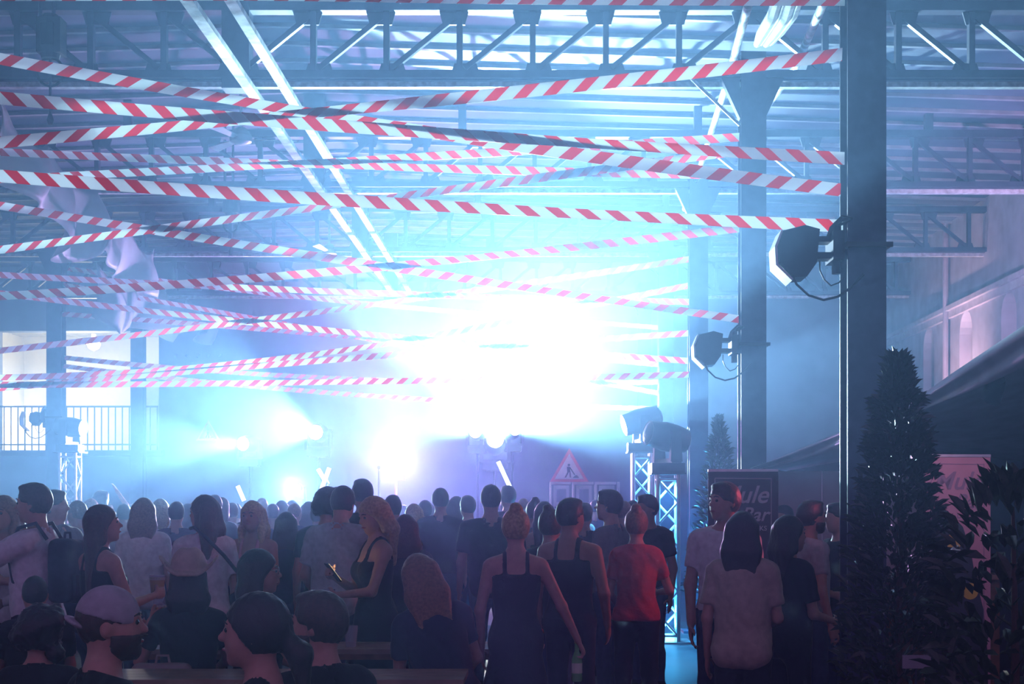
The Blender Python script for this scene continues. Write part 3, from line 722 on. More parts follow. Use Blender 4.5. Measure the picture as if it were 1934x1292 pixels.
def surface(g, f, name, material):
    """surface nets on the field -> smooth quad mesh"""
    s = f < 0
    if not s.any(): return None
    n = np.array(f.shape)
    cnt = sum(s[c[0]:n[0] - 1 + c[0], c[1]:n[1] - 1 + c[1], c[2]:n[2] - 1 + c[2]].astype(np.int8) for c in _C)
    act = (cnt > 0) & (cnt < 8)
    ijk = np.argwhere(act)
    idx = np.full(act.shape, -1, np.int32); idx[act] = np.arange(len(ijk))
    vals = np.stack([f[ijk[:, 0] + c[0], ijk[:, 1] + c[1], ijk[:, 2] + c[2]] for c in _C], 1)
    acc = np.zeros((len(ijk), 3), f32); num = np.zeros((len(ijk), 1), f32)
    for a, b in _E:
        va, vb = vals[:, a], vals[:, b]; m = (va < 0) != (vb < 0)
        t = np.where(m, va / np.where(m, va - vb, 1), 0)[:, None]
        acc += np.where(m[:, None], _C[a] + t * (_C[b] - _C[a]), 0); num += m[:, None]
    V = (g.lo + (ijk + acc / num) * g.h).astype(f32)
    Q = []
    for ax in range(3):
        o = [(ax + 1) % 3, (ax + 2) % 3]
        sa = [slice(None)] * 3; sb = [slice(None)] * 3
        sa[ax] = slice(0, n[ax] - 1); sb[ax] = slice(1, n[ax])
        ch = s[tuple(sa)] != s[tuple(sb)]
        for q in o:
            z = [slice(None)] * 3; z[q] = slice(0, 1); ch[tuple(z)] = False; z[q] = slice(-1, None); ch[tuple(z)] = False
        e = np.argwhere(ch)
        if not len(e): continue
        ins = s[e[:, 0], e[:, 1], e[:, 2]]
        u = np.zeros(3, int); u[o[0]] = 1; w = np.zeros(3, int); w[o[1]] = 1
        q = np.stack([idx[tuple((e - u - w).T)], idx[tuple((e - w).T)], idx[tuple(e.T)], idx[tuple((e - u).T)]], 1)
        q[~ins] = q[~ins][:, ::-1]
        Q.append(q)
    Q = np.concatenate(Q).astype(np.int32)
    me = bpy.data.meshes.new(name)
    me.vertices.add(len(V)); me.vertices.foreach_set('co', V.ravel())
    me.loops.add(Q.size); me.loops.foreach_set('vertex_index', Q.ravel())
    me.polygons.add(len(Q)); me.polygons.foreach_set('loop_start', np.arange(0, Q.size, 4, dtype=np.int32))
    me.polygons.foreach_set('use_smooth', np.ones(len(Q), bool))
    me.update(calc_edges=True)
    if material: me.materials.append(material)
    return me

def rot3(yaw=0, pitch=0, roll=0):
    return np.array((Matrix.Rotation(R(yaw), 3, 'Z') @ Matrix.Rotation(R(pitch), 3, 'X') @ Matrix.Rotation(R(roll), 3, 'Y')))

def skin(n): return mat('skin_%d' % n, [(.48, .27, .20), (.36, .19, .13), (.55, .33, .25), (.24, .12, .08)][n], .5, 0, .08, 30, sheen=.1)
HAIRC = dict(brown=(.045, .022, .014), dark=(.012, .008, .008), blonde=(.42, .29, .13), light=(.20, .11, .055), red=(.14, .04, .02))
def hairmat(c): return mat('hair_' + c, HAIRC[c], .5, 0, .3, 60, .2, .6, sheen=.25)
CL = dict(white=(.72, .72, .74), offwhite=(.58, .55, .52), black=(.013, .013, .016), navy=(.02, .025, .06), grey=(.16, .17, .19), red=(.45, .03, .05), pink=(.5, .22, .26),
          jeans=(.04, .06, .12), beige=(.45, .38, .30), green=(.05, .09, .06), lightgrey=(.42, .43, .45), blue=(.08, .16, .36), cap=(.38, .38, .40), straw=(.5, .42, .32))
def cloth(c): return mat('cloth_' + c, CL[c], .85, 0, .14, 26, .25, .3, sheen=.12)

def build_person(H=1.75, fem=False, seated=False, top=('tshirt', 'white'), bottom=('pants', 'jeans'), hair=('short', 'brown'), sk=0,
                 armL=None, armR=None, gripL=False, gripR=False, hy=0, hp=0, hr=0, lean=(0, 0), twist=0, h=.014, fingers=False, beard=False, hat=None,
                 glasses=False, seat=.45, stride=0.0, wide=1.0):
    """joints in metres for a 1.75 m figure facing +Y, x to its right; returns [(part name, mesh)] in the person's frame and the hand points"""
    if seated: k = (H - (seat + .10)) / .80; zp = seat + .10
    else: k = H / 1.75; zp = .95 * k
    S = (.92 if fem else 1.0) * wide
    Rl = rot3(twist, -lean[1], lean[0])
    def U(p):   # upper body point: relative to the pelvis at .95
        q = np.array([p[0] * k, p[1] * k, (p[2] - .95) * k]); return Rl @ q + np.array([0, 0, zp])
    sh = {-1: U((-.185 * S, -.01, 1.395)), 1: U((.185 * S, -.01, 1.395))}
    A = {-1: armL, 1: armR}; el = {}; wr = {}
    for s in (-1, 1):
        a = A[s]
        if a is None: a = ((.235 * S, -.03, 1.11), (.245 * S, .04, .87))
        e, w = a
        el[s] = U((s * e[0], e[1], e[2])); wr[s] = U((s * w[0], w[1], w[2]))
        # keep the real arm lengths: upper arm .29, forearm .26
        for (P0, D, ln) in ((sh[s], el, .29), (None, wr, .255)):
            o = P0 if P0 is not None else el[s]; v = D[s] - o; D[s] = o + v / np.linalg.norm(v) * ln * k
    hc = U((0, .012, 1.645)); Rh = Rl @ rot3(hy, hp, hr)
    def Hd(p): return hc + Rh @ (np.array(p) * k)
    if seated:
        hip = {s: np.array([s * .09 * k, .02, zp - .01]) for s in (-1, 1)}
        kn = {s: np.array([s * .15, .43 * k, seat + .06]) for s in (-1, 1)}; an = {s: np.array([s * .15, .40 * k, .085]) for s in (-1, 1)}
    else:
        hip = {s: np.array([s * .088 * k, 0, .90 * k]) for s in (-1, 1)}
        kn = {s: np.array([s * .10 * k, (.02 + s * stride * .5) * k, .49 * k]) for s in (-1, 1)}; an = {s: np.array([s * .11 * k, (-.02 + s * stride) * k, .085 * k]) for s in (-1, 1)}
    pts = [hc + [0, 0, .14 * k], hc, *sh.values(), *el.values(), *wr.values(), *kn.values(), *an.values(), U((0, 0, 1.2)), U((0, 0, .95))]
    lo = np.min(pts, 0) - .20; hi = np.max(pts, 0) + .20; lo[2] = -.02; hi[2] = hc[2] + (.30 if hat or hair[0] in ('bun', 'curly') else .18) * k
    g = Grid(lo, hi, h); X, Y, Z = g.full()
    # ---- head
    fh = g.field(); q = k
    def E(c, r, kk=.03, sub=False): ell(g, fh, Hd(c), np.array(r) * q, kk, Rh, sub)
    E((0, -.008, .008), (.075, .094, .098)); E((0, .026, -.066), (.053 if fem else .058, .063, .058), .04); E((0, .045, -.03), (.058, .050, .075), .03)
    ell(g, fh, Hd((0, .075, -.102)), np.array((.022, .018, .018)) * q, .02, Rh)
    cap(g, fh, Hd((0, .090, .010)), Hd((0, .114, -.026)), .009 * q, .013 * q, .012)
    cap(g, fh, Hd((-.034, .082, .022)), Hd((.034, .082, .022)), .011 * q, None, .02)
    ell(g, fh, Hd((0, .092, -.064)), np.array((.022, .010, .009)) * q, .008, Rh)
    for s in (-1, 1):
        ell(g, fh, Hd((s * .031, .098, .004)), np.array((.014, .014, .009)) * q, .008, Rh, True)
        ell(g, fh, Hd((s * .031, .079, .003)), np.array((.012, .012, .010)) * q, .004, Rh)
        ell(g, fh, Hd((s * .076, -.006, -.015)), np.array((.011, .021, .031)) * q, .008, Rh)
    fn = g.field(); nb = U((0, -.018, 1.43)); cap(g, fn, Hd((0, -.016, -.06)), nb, .052 * S * k, .062 * S * k)
    # ---- torso
    ft = g.field()
    def T(c, r, kk=.06): ell(g, ft, U(c), np.array(r) * k, kk, Rl)
    T((0, 0, 1.27), (.165 * S, .112, .18)); T((0, .002, 1.09), ((.125 if fem else .145) * wide, .098, .16)); T((0, -.01, .95), (.163, .118, .13))
    cap(g, ft, U((-.135 * S, -.012, 1.395)), U((.135 * S, -.012, 1.395)), .058 * k, None, .06)
    for s in (-1, 1):
        cap(g, ft, U((0, -.02, 1.47)), U((s * .13 * S, -.015, 1.41)), .04 * k, None, .04)
        ell(g, ft, U((s * .075, -.055, .90)), np.array((.09, .085, .09)) * k, .05, Rl)
        if fem: ell(g, ft, U((s * .07, .085, 1.255)), np.array((.062, .055, .065)) * k, .04, Rl)
    # ---- arms
    fau, fal, fhd = g.field(), g.field(), g.field(); hands = {}
    ar = (.88 if fem else 1.0)
    for s in (-1, 1):
        cap(g, fau, sh[s], el[s], .050 * ar * k, .039 * ar * k); cap(g, fal, el[s], wr[s], .040 * ar * k, .027 * ar * k)
        d = (wr[s] - el[s]); d = d / np.linalg.norm(d)
        up_ = np.array([0, 0, 1.0]) if abs(d[2]) < .8 else np.array([0, 1.0, 0])
        n_ = np.cross(d, up_); n_ /= np.linalg.norm(n_)          # sideways
        inw = n_ if (Rl.T @ n_)[0] * s < 0 else -n_              # towards the body's middle: palm side
        hgt = np.cross(inw, d); hgt /= np.linalg.norm(hgt)
        if hgt[2] < 0 or (abs(hgt[2]) < .1 and hgt[1] < 0): hgt = -hgt   # thumb side
        pc = wr[s] + d * .055 * k
        Rp = np.stack([inw, d, hgt], 1)
        ell(g, fhd, pc, np.array((.017, .055, .042)) * k, .02, Rp)
        grip = gripL if s < 0 else gripR
        c1, c2 = (R(60), R(125)) if grip else (R(14), R(34))
        for fi, (o, ln) in enumerate(((.030, .072), (.010, .080), (-.010, .074), (-.029, .058))):
            b0 = wr[s] + d * .092 * k + hgt * o * k
            b1 = b0 + (d * math.cos(c1) + inw * math.sin(c1)) * ln * .52 * k
            b2 = b1 + (d * math.cos(c2) + inw * math.sin(c2)) * ln * .50 * k
            cap(g, fhd, b0, b1, .0095 * k, .009 * k, .006); cap(g, fhd, b1, b2, .009 * k, .0075 * k, .006)
        t0 = wr[s] + d * .03 * k + hgt * .03 * k; t1 = t0 + (d * .6 + hgt * .6 + inw * .55) * .042 * k; t2 = t1 + (d * .85 + inw * (.6 if grip else .25)) * .034 * k
        cap(g, fhd, t0, t1, .013 * k, .011 * k, .008); cap(g, fhd, t1, t2, .011 * k, .009 * k, .006)
        hands[s] = (pc + d * .03 * k + inw * .045 * k, d, inw)
    # ---- legs
    fl, ff = g.field(), g.field(); lr = .95 if fem else 1.0
    for s in (-1, 1):
        cap(g, fl, hip[s], kn[s], .086 * lr * k, .056 * k, .04); cap(g, fl, kn[s], an[s], .056 * k, .037 * k, .03)
        cap(g, fl, kn[s] * .65 + an[s] * .35 + np.array([0, -.02, 0]) * k, kn[s] * .4 + an[s] * .6 + np.array([0, -.015, 0]) * k, .047 * k, .035 * k, .04)
        cap(g, ff, an[s] + [0, -.035 * k, -.035 * k], an[s] + [s * .015, .15 * k, -.047 * k], .042 * k, .033 * k)
    body = smin(fh, fn, .025); body = smin(body, ft, .04); body = smin(body, fau, .035); body = smin(body, fal, .02); body = smin(body, fhd, .012)
    body = smin(body, smin(fl, ff, .02), .035)
    parts = [('body', surface(g, body, 'body', skin(sk)))]
    pl = lambda p, n: (X - f32(p[0])) * f32(n[0]) + (Y - f32(p[1])) * f32(n[1]) + (Z - f32(p[2])) * f32(n[2])
    upv = Rl @ np.array([0, 0, 1.0]); fwd = Rl @ np.array([0, 1.0, 0]); sid = Rl @ np.array([1.0, 0, 0])
    # ---- bottom
    bt, bc = bottom
    if bt != 'none':
        f = smin(np.maximum(ft, pl(U((0, 0, 1.0)), upv)) + .002, fl, .05) - .010
        f = np.maximum(f, pl(U((0, 0, 1.0)), upv))
        if bt == 'pants': f = np.maximum(f, (.09 - Z))
        elif bt == 'shorts':
            if seated:
                for s in (-1, 1): pass
                f = np.maximum(f, (Y - f32(kn[1][1] - .12)))
            else: f = np.maximum(f, (.56 * k - Z) + 0 * X)
        elif bt == 'skirt':
            f2 = g.field(); cap(g, f2, U((0, -.005, 1.0)), (0, .01, .58 * k) if not seated else (0, .3, zp), .135 * k, .20 * k); f = np.maximum(smin(f, f2, .03), (.55 * k - Z) + 0 * X if not seated else -9 + 0 * X)
        parts.append(({'pants': 'trousers', 'shorts': 'shorts', 'skirt': 'skirt'}[bt], surface(g, f.astype(f32), 'trousers', cloth(bc))))
    parts.append(('shoes', surface(g, np.maximum(smin(ff, np.maximum(fl, Z - .11), .02) - .011, -(Z - .004)).astype(f32), 'shoes', cloth('black' if bc != 'black' else 'white'))))
    # ---- top
    tt, tc = top
    if tt in ('tshirt', 'longsleeve', 'loose', 'crop'):
        dr = g.field(); w = 1.0 if tt != 'loose' else 1.12
        ell(g, dr, U((0, .0, 1.12)), np.array((.165 * S * w * (.93 if fem and tt != 'loose' else 1), .118 * w, .30)) * k, .05, Rl)
        f = smin(ft - .018, dr, .05)
        for s in (-1, 1):
            sl_ = g.field(); fr = {'tshirt': .62, 'loose': .72, 'crop': .35}.get(tt, 1.0)
            e = sh[s] + (el[s] - sh[s]) * fr; cap(g, sl_, sh[s], e, (.064 if tt != 'loose' else .072) * ar * k, (.058 if tt != 'loose' else .07) * ar * k)
            dd = (el[s] - sh[s]); dd = dd / np.linalg.norm(dd)
            if tt != 'longsleeve': sl_ = np.maximum(sl_, pl(e, dd))
            else: cap(g, sl_, el[s], wr[s], .05 * ar * k, .036 * ar * k)
            f = smin(f, sl_, .03)
        hem = {'crop': 1.08, 'loose': .80}.get(tt, .90)
        f = f + (.004 * np.sin(X * 38 + 3 * np.sin(Z * 14)) * np.sin(Y * 31 + 4 * np.sin(Z * 9 + X * 11))).astype(f32)
        f = np.maximum(f, pl(U((0, 0, hem)), -upv)); f = np.maximum(f, -(fn - .010)); f = np.maximum(f, pl(U((0, 0, 1.475)), upv + fwd * .35))
        parts.append(('shirt', surface(g, f.astype(f32), 'shirt', cloth(tc))))
    elif tt in ('tank', 'dress'):
        f = np.maximum(ft - .009, pl(U((0, 0, 1.335)), upv + fwd * .12))
        st = np.maximum(np.maximum(np.abs(pl(U((0, 0, 1.3)), sid)) - f32(.095 * S * k), -(np.abs(pl(U((0, 0, 1.3)), sid)) - f32(.062 * S * k))), ft - .009)
        st = np.maximum(st, -pl(U((0, 0, 1.31)), upv)); f = smin(f, st, .01)
        if tt == 'dress':
            f2 = g.field(); cap(g, f2, U((0, -.005, 1.0)), (0, 0, .62 * k) if not seated else (0, .3, zp), .132 * k, .215 * k)
            f = smin(np.maximum(f, -9), f2, .04); f = np.maximum(f, (.60 * k - Z) if not seated else (zp - .1 - Z))
        else: f = np.maximum(f, pl(U((0, 0, .93)), -upv))
        parts.append(('dress' if tt == 'dress' else 'tank_top', surface(g, f.astype(f32), 'tank_top', cloth(tc))))
    # ---- hair (head coordinates)
    ht, hcol = hair[0], hair[1]; hl = hair[2] if len(hair) > 2 else .3
    dX, dY, dZ = X - f32(hc[0]), Y - f32(hc[1]), Z - f32(hc[2])
    lx, ly, lz = [(dX * f32(Rh[0][i]) + dY * f32(Rh[1][i]) + dZ * f32(Rh[2][i])) / f32(k) for i in range(3)]
    if ht != 'bald':
        f = g.field(); th = {'short': .014, 'crew': .008, 'curly': .040}.get(ht, .018)
        ell(g, f, Hd((0, -.012, .014)), np.array((.075 + th, .094 + th, .098 + th)) * k, .02, Rh)
        line = np.maximum(-(.62 * lz - .78 * ly + .040), -(lz + .075))       # forehead line and nape
        line = np.maximum(line, np.minimum(ly - .012, -(lz + .0)) * 1.0) if ht in ('short', 'crew') else line
        f = np.maximum(f, (line * k).astype(f32))
        if ht == 'short': ell(g, f, Hd((0, .045, .098)), np.array((.055, .045, .018)) * k, .03, Rh)
        if ht in ('long', 'front'):
            for sx in (-.055, -.02, .02, .055):
                a0 = Hd((sx, -.055, .02)); a1 = Hd((sx * 1.35, -.075, -.12)); a2 = a1 + Rl @ np.array([sx * .25, -.035, -1]) * (hl - .1) * k
                cap(g, f, a0, a1, .05 * k, .05 * k, .03); cap(g, f, a1, a2, .05 * k, .022 * k, .03)
            for s in (-1, 1):
                cap(g, f, Hd((s * .068, .0, .045)), Hd((s * .085, -.015, -.11)), .026 * k, .03 * k, .02)
                if ht == 'front':
                    b1 = Hd((s * .085, .01, -.11)); cap(g, f, b1, b1 + Rl @ np.array([s * .03, .05, -1]) * (hl - .12) * k, .034 * k, .014 * k, .03)
        if ht == 'bob':
            for sx in (-.06, 0, .06): cap(g, f, Hd((sx, -.045, .02)), Hd((sx * 1.15, -.06, -.12)), .052 * k, .045 * k, .03)
            for s in (-1, 1): cap(g, f, Hd((s * .07, .0, .04)), Hd((s * .08, .0, -.1)), .024 * k, .026 * k, .02)
        if ht == 'bun': ell(g, f, Hd((0, -.06, .125)), np.array((.042, .042, .038)) * k, .015, Rh)
        if ht == 'topknot': ell(g, f, Hd((-.02, -.03, .135)), np.array((.034, .034, .03)) * k, .012, Rh)
        if ht == 'ponytail':
            p0 = Hd((0, -.105, -.03)); p1 = Hd((0, -.15, -.08)); p2 = p1 + np.array([0, -.015, -.16]) * k + Rh @ np.array([0, -.01, 0])
            cap(g, f, Hd((0, -.08, .0)), p0, .03 * k, .024 * k, .02); cap(g, f, p0, p1, .028 * k, .042 * k, .02); cap(g, f, p1, p2, .042 * k, .014 * k, .02)
        if ht == 'curly':
            for i in range(14):
                a = i * 2.4; zc = -.10 + .2 * ((i * .37) % 1)
                ell(g, f, Hd((math.cos(a) * .085, -.05 + math.sin(a) * .06, zc)), np.array((.05, .05, .05)) * k, .02, Rh)
            f = f + (.010 * np.sin(lx * 95 + 2 * np.sin(lz * 60)) * np.sin(ly * 88 + 1) * np.sin(lz * 92)).astype(f32)
        else:
            f = f + (.0028 * np.sin(lx * 150 + 2 * np.sin(lz * 22)) * np.sin(ly * 130 + 2 * np.sin(lz * 17 + 1))).astype(f32)
        parts.append(('hair', surface(g, f.astype(f32), 'hair', hairmat(hcol))))
    if beard:
        f = np.maximum(fh - .007 * k, np.maximum(lz + .038, -(ly - .005)) * f32(k)); f = np.maximum(f, -(np.sqrt(lx ** 2 + ((ly - .095) * .7) ** 2 + ((lz + .064) * 2) ** 2) - .024) * f32(k))
        f = f + (.002 * np.sin(lx * 210) * np.sin(lz * 190)).astype(f32)
        parts.append(('beard', surface(g, f.astype(f32), 'beard', hairmat('brown'))))
    if hat == 'cap':      # worn backwards
        f = g.field(); ell(g, f, Hd((0, -.008, .022)), np.array((.086, .106, .104)) * k, .01, Rh)
        f = np.maximum(f, (-(lz - .012 + .26 * ly) * k).astype(f32)); ell(g, f, Hd((0, -.105, .0)), np.array((.07, .05, .012)) * k, .02, Rh @ rot3(0, -30, 0))
        parts.append(('cap', surface(g, f, 'cap', cloth('cap'))))
    if hat == 'brim':
        f = g.field(); ell(g, f, Hd((0, -.015, .075)), np.array((.105, .120, .125)) * k, .01, Rh)
        f = np.maximum(f, (-(lz - .035) * k).astype(f32)); ell(g, f, Hd((0, .0, .225)), np.array((.03, .085, .04)) * k, .03, Rh, True)
        br = (np.abs(lz - .045 - 3.2 * np.maximum(np.abs(lx) - .06, 0) ** 1.6 + .3 * ly ** 2) - .011); rad = np.sqrt((lx / .175) ** 2 + (ly / .20) ** 2) - 1
        f = smin(f, (np.maximum(br, rad * .15) * k).astype(f32), .012)
        parts.append(('hat', surface(g, f.astype(f32), 'hat', cloth('straw'))))
    if glasses:
        b = MB()
        for s in (-1, 1):
            c = [Hd((s * .031 + .026 * math.cos(a), .108 - .004, .004 + .02 * math.sin(a))) for a in np.linspace(0, 2 * math.pi, 15)]
            b.tube([Vector(p) for p in c], .0028, 5, cap=False); b.tube([Vector(Hd((s * .058, .1, .01))), Vector(Hd((s * .08, .0, .008)))], .0025, 5)
        b.tube([Vector(Hd((-.006, .106, .008))), Vector(Hd((.006, .106, .008)))], .0025, 5)
        parts.append(('glasses', b.mesh('glasses', mat('glasses_rim', (.5, .5, .5), .2, .8, 0))))
    if h <= .0145:
        ey, eb, lp = MB(), MB(), MB()
        for sx in (-1, 1):
            c = Hd((sx * .031, .086, .003))
            ey.lathe([(.001, -.0105 * k), (.008 * k, -.007 * k), (.0115 * k, 0), (.008 * k, .007 * k), (.001, .0105 * k)], 10, tuple(c))
            eb.tube([Vector(Hd((sx * .014, .097, .026))), Vector(Hd((sx * .032, .096, .031))), Vector(Hd((sx * .05, .082, .024)))], [.0035 * k, .004 * k, .002 * k], 6)
        lp.tube([Vector(Hd((-.022, .092, -.066))), Vector(Hd((-.008, .1035, -.063))), Vector(Hd((.008, .1035, -.063))), Vector(Hd((.022, .092, -.066)))], [.003 * k, .006 * k, .006 * k, .003 * k], 6)
        parts += [('eyes', ey.mesh('eyes', mat('eye_dark', (.02, .015, .015), .15, 0, 0), True)), ('eyebrows', eb.mesh('eyebrows', hairmat('dark'), True)), ('lips', lp.mesh('lips', mat('lips', (.35, .10, .10), .4, 0, 0), True))]
    info = dict(hands=hands, Hd=Hd, U=U, k=k, zp=zp, hc=hc, Rl=Rl)
    return [(n, m) for n, m in parts if m is not None], info

def place(parts, loc, yaw, label, group=None, scale=1.0, name='person'):
    t = empty(name, loc, R(yaw)); t.scale = (scale,) * 3
    tag(t, label, 'person', group)
    for n, m in parts: link(n, m, t)
    return t
def world_of(t_loc, yaw, p):
    v = Matrix.Rotation(R(yaw), 3, 'Z') @ Vector(p); return Vector(t_loc) + v
PEOPLE = {}
def person(px, ytop, s, yaw, label, key=None, group=None, dx=0, **kw):
    """stands (or sits) where the photo shows a head top at px, ytop at s pixels per metre; yaw 0 = back to the camera, 90 = facing left"""
    d = F / s; X0 = (px - VX) / s; H = CH + (VY - ytop) / s
    extra = {'bun': .03, 'topknot': .03, 'curly': .03, 'short': .015}.get(kw.get('hair', ('short',))[0], .012) + (.04 if kw.get('hat') == 'brim' else 0)
    H -= extra
    parts, info = build_person(H=H, **kw)
    # shift so that the head (not the feet) stands at px
    hp_ = Matrix.Rotation(R(yaw), 3, 'Z') @ Vector(info['hc']); loc = (X0 - hp_.x, d - hp_.y, 0)
    t = place(parts, loc, yaw, label, group)
    info.update(loc=loc, yaw=yaw, root=t)
    if key: PEOPLE[key] = info
    return t
# ------------------------------------------------------------------ the people one can tell apart
HOLD = ((.20, .06, 1.12), (.10, .30, 1.18))       # forearm raised in front, holding a drink
HOLDL = ((.21, .03, 1.12), (.14, .28, 1.05))
PHONE = ((.19, .08, 1.14), (.06, .27, 1.22))
REACH = ((.26, .22, 1.27), (.28, .48, 1.22))
TABLEARM = ((.22, .14, 1.16), (.14, .36, 1.06))
LAP = ((.215, .03, 1.12), (.10, .17, .97))
G0 = 'people seated at the front tables'
# front row, seated
person(75, 1143, 455, 8, 'seated person with bushy dark curls in the bottom corner, seen from behind', group=G0, seated=True, hair=('curly', 'dark'), top=('tshirt', 'black'), fem=True, armL=TABLEARM, armR=TABLEARM, h=.011)
person(208, 1110, 560, 8, 'bearded man in a backwards grey cap looking towards the woman with a ponytail', group=G0, seated=True, hair=('crew', 'brown'), hat='cap', beard=True, top=('tshirt', 'black'), armL=LAP, armR=LAP, hy=-22, h=.0085, twist=-64)
person(482, 1124, 575, 30, 'woman with a low ponytail seated in profile facing the capped man', group=G0, seated=True, fem=True, hair=('ponytail', 'dark'), top=('tank', 'black'), armL=LAP, armR=LAP, hy=6, h=.0085, twist=52)
person(602, 1117, 520, 10, 'short haired bearded man seated just behind the woman with a ponytail', group=G0, seated=True, hair=('short', 'brown'), beard=True, top=('tshirt', 'black'), armL=TABLEARM, armR=TABLEARM, hy=30, h=.0095, twist=34)
# second row, seated
G1 = 'people seated at the second table'
person(66, 1087, 335, 20, 'close cropped seated person behind the bushy curls', group=G1, seated=True, hair=('crew', 'dark'), top=('tshirt', 'black'), armL=TABLEARM, armR=TABLEARM, h=.014)
person(357, 1043, 330, 10, 'seated person in a wide brimmed straw hat with raised drink', key='hat', group=G1, seated=True, fem=True, hair=('long', 'dark', .2), hat='brim', top=('tshirt', 'black'), armL=((.30, .10, 1.13), (.24, .16, 1.36)), gripL=True, armR=TABLEARM, h=.012)
person(490, 1040, 330, -62, 'seated dark haired person in glasses looking towards the bar side', group=G1, seated=True, fem=True, hair=('long', 'dark', .34), glasses=True, top=('tshirt', 'black'), armL=TABLEARM, armR=TABLEARM, hy=-14, h=.012)
person(793, 1036, 330, 14, 'seated long haired woman hunched sideways at the end of the table', group=G1, seated=True, fem=True, hair=('long', 'light', .42), top=('tshirt', 'navy'), armL=TABLEARM, armR=TABLEARM, lean=(-12, 14), h=.013)
# standing, nearest rows
G2 = 'guests standing near the tables'
person(6, 938, 285, 172, 'long haired woman in a white top cut off by the picture edge', group=G2, fem=True, hair=('front', 'light', .36), top=('longsleeve', 'white'), bottom=('pants', 'jeans'), armL=HOLDL, armR=HOLD, gripR=True, h=.013, sk=1)
person(64, 913, 300, 80, 'man in a white T-shirt wearing a dark backpack, head in profile', key='pack', group=G2, hair=('short', 'brown'), top=('loose', 'white'), bottom=('pants', 'black'), armL=REACH, armR=((.24, .08, 1.12), (.2, .3, 1.14)), hy=8, hp=-4, h=.012)
person(103, 926, 240, 60, 'man standing close behind the one with the backpack', group=G2, hair=('short', 'brown'), top=('tshirt', 'grey'), hy=-150, h=.016)
person(194, 955, 312, -42, 'woman with very long straight hair in a black tank top holding beer', key='beer', group=G2, fem=True, hair=('long', 'brown', .74), top=('tank', 'black'), bottom=('pants', 'jeans'), armL=((.18, .02, 1.12), (.12, .22, 1.02)), armR=((.23, .07, 1.12), (.15, .30, 1.17)), gripR=True, hy=-30, hp=6, h=.012)
person(385, 937, 268, 28, 'long haired woman in a pale top with a dark shoulder bag strap', key='strap', group=G2, fem=True, hair=('long', 'brown', .50), top=('loose', 'white'), bottom=('pants', 'black'), hy=38, armL=HOLDL, h=.013)
person(272, 942, 225, 4, 'woman with shoulder length hair in a loose pale shirt, back turned', group=G2, fem=True, hair=('long', 'light', .28), top=('loose', 'white'), h=.016)
person(145, 945, 205, 30, 'shaven headed man in a pale T-shirt beside the very long haired woman', group=G2, hair=('crew', 'light'), top=('tshirt', 'lightgrey'), hy=30, h=.016)
person(476, 948, 242, 168, 'fair long haired woman turned to face the camera in the crowd', group=G2, fem=True, hair=('front', 'blonde', .44), top=('tank', 'pink'), bottom=('shorts', 'jeans'), armL=HOLDL, armR=HOLDL, h=.014, sk=1)
person(541, 968, 222, 6, 'dark long haired woman before the man in the pale T-shirt', group=G2, fem=True, hair=('long', 'dark', .46), top=('tshirt', 'navy'), h=.016)
person(648, 914, 258, -12, 'man in a pale T-shirt stooping over his neighbour', group=G2, hair=('short', 'dark'), top=('loose', 'lightgrey'), bottom=('pants', 'navy'), lean=(0, 12), armL=((.25, .03, 1.12), (.2, .2, .98)), armR=REACH, hp=-6, h=.014)
person(618, 922, 236, 10, 'dark haired guest squeezed beside the stooping man', group=G2, hair=('curly', 'dark'), top=('tshirt', 'black'), h=.018)
person(684, 905, 214, 30, 'tall dark haired man whose head tops the crowd in the middle', group=G2, hair=('short', 'dark'), top=('tshirt', 'black'), h=.018)
person(705, 940, 286, 118, 'blonde woman in a black top lit by her phone', key='phone', group=G2, fem=True, hair=('long', 'blonde', .34), top=('tank', 'black'), bottom=('skirt', 'black'), armL=((.2, .10, 1.13), (.02, .28, 1.10)), armR=PHONE, gripL=True, gripR=True, hy=10, hp=-16, h=.012)
person(766, 973, 262, 4, 'brown haired woman from behind next to the blonde with the phone', group=G2, fem=True, hair=('long', 'brown', .38), top=('tshirt', 'black'), h=.016)
person(742, 935, 200, 0, 'dark headed man between the blonde and the pink haze', group=G2, hair=('short', 'dark'), top=('tshirt', 'black'), h=.02)
person(927, 916, 216, 6, 'tall broad man in dark clothes below the slanting tube', group=G2, hair=('short', 'dark'), top=('loose', 'black'), wide=1.08, h=.018)
person(832, 922, 180, 0, 'tall man with a square haircut against the white glow', group=G2, hair=('short', 'dark'), top=('tshirt', 'black'), h=.02)
person(974, 956, 318, 2, 'woman with pinned up fair hair in a black dress holding a bottle', key='bottle', group=G2, fem=True, hair=('bun', 'blonde'), top=('dress', 'black'), bottom=('none', ''), armR=((.30, .0, 1.13), (.40, .05, .92)), armL=((.23, -.02, 1.11), (.22, .05, .86)), gripR=True, h=.012)
person(1040, 958, 272, -14, 'woman with a top knot standing behind the black dress', group=G2, fem=True, hair=('topknot', 'brown'), top=('tshirt', 'black'), h=.016)
person(1078, 941, 285, -20, 'bare armed man in a dark vest beside the black dress', group=G2, hair=('short', 'dark'), top=('tank', 'black'), bottom=('pants', 'black'), hy=-26, armR=((.25, -.02, 1.12), (.24, .10, .88)), h=.014, sk=1)
person(1150, 925, 238, 60, 'tall man in profile talking behind the red T-shirt', group=G2, hair=('short', 'dark'), top=('tshirt', 'grey'), armL=HOLDL, hy=10, h=.016)
person(1202, 957, 265, -6, 'woman in a red T-shirt and black trousers with tied up hair, back turned', group=G2, fem=True, hair=('bun', 'light'), top=('tshirt', 'red'), bottom=('pants', 'black'), armR=((.26, .05, 1.12), (.16, .26, 1.10)), armL=((.21, .0, 1.11), (.15, .20, 1.0)), h=.013, stride=.04, wide=.92)
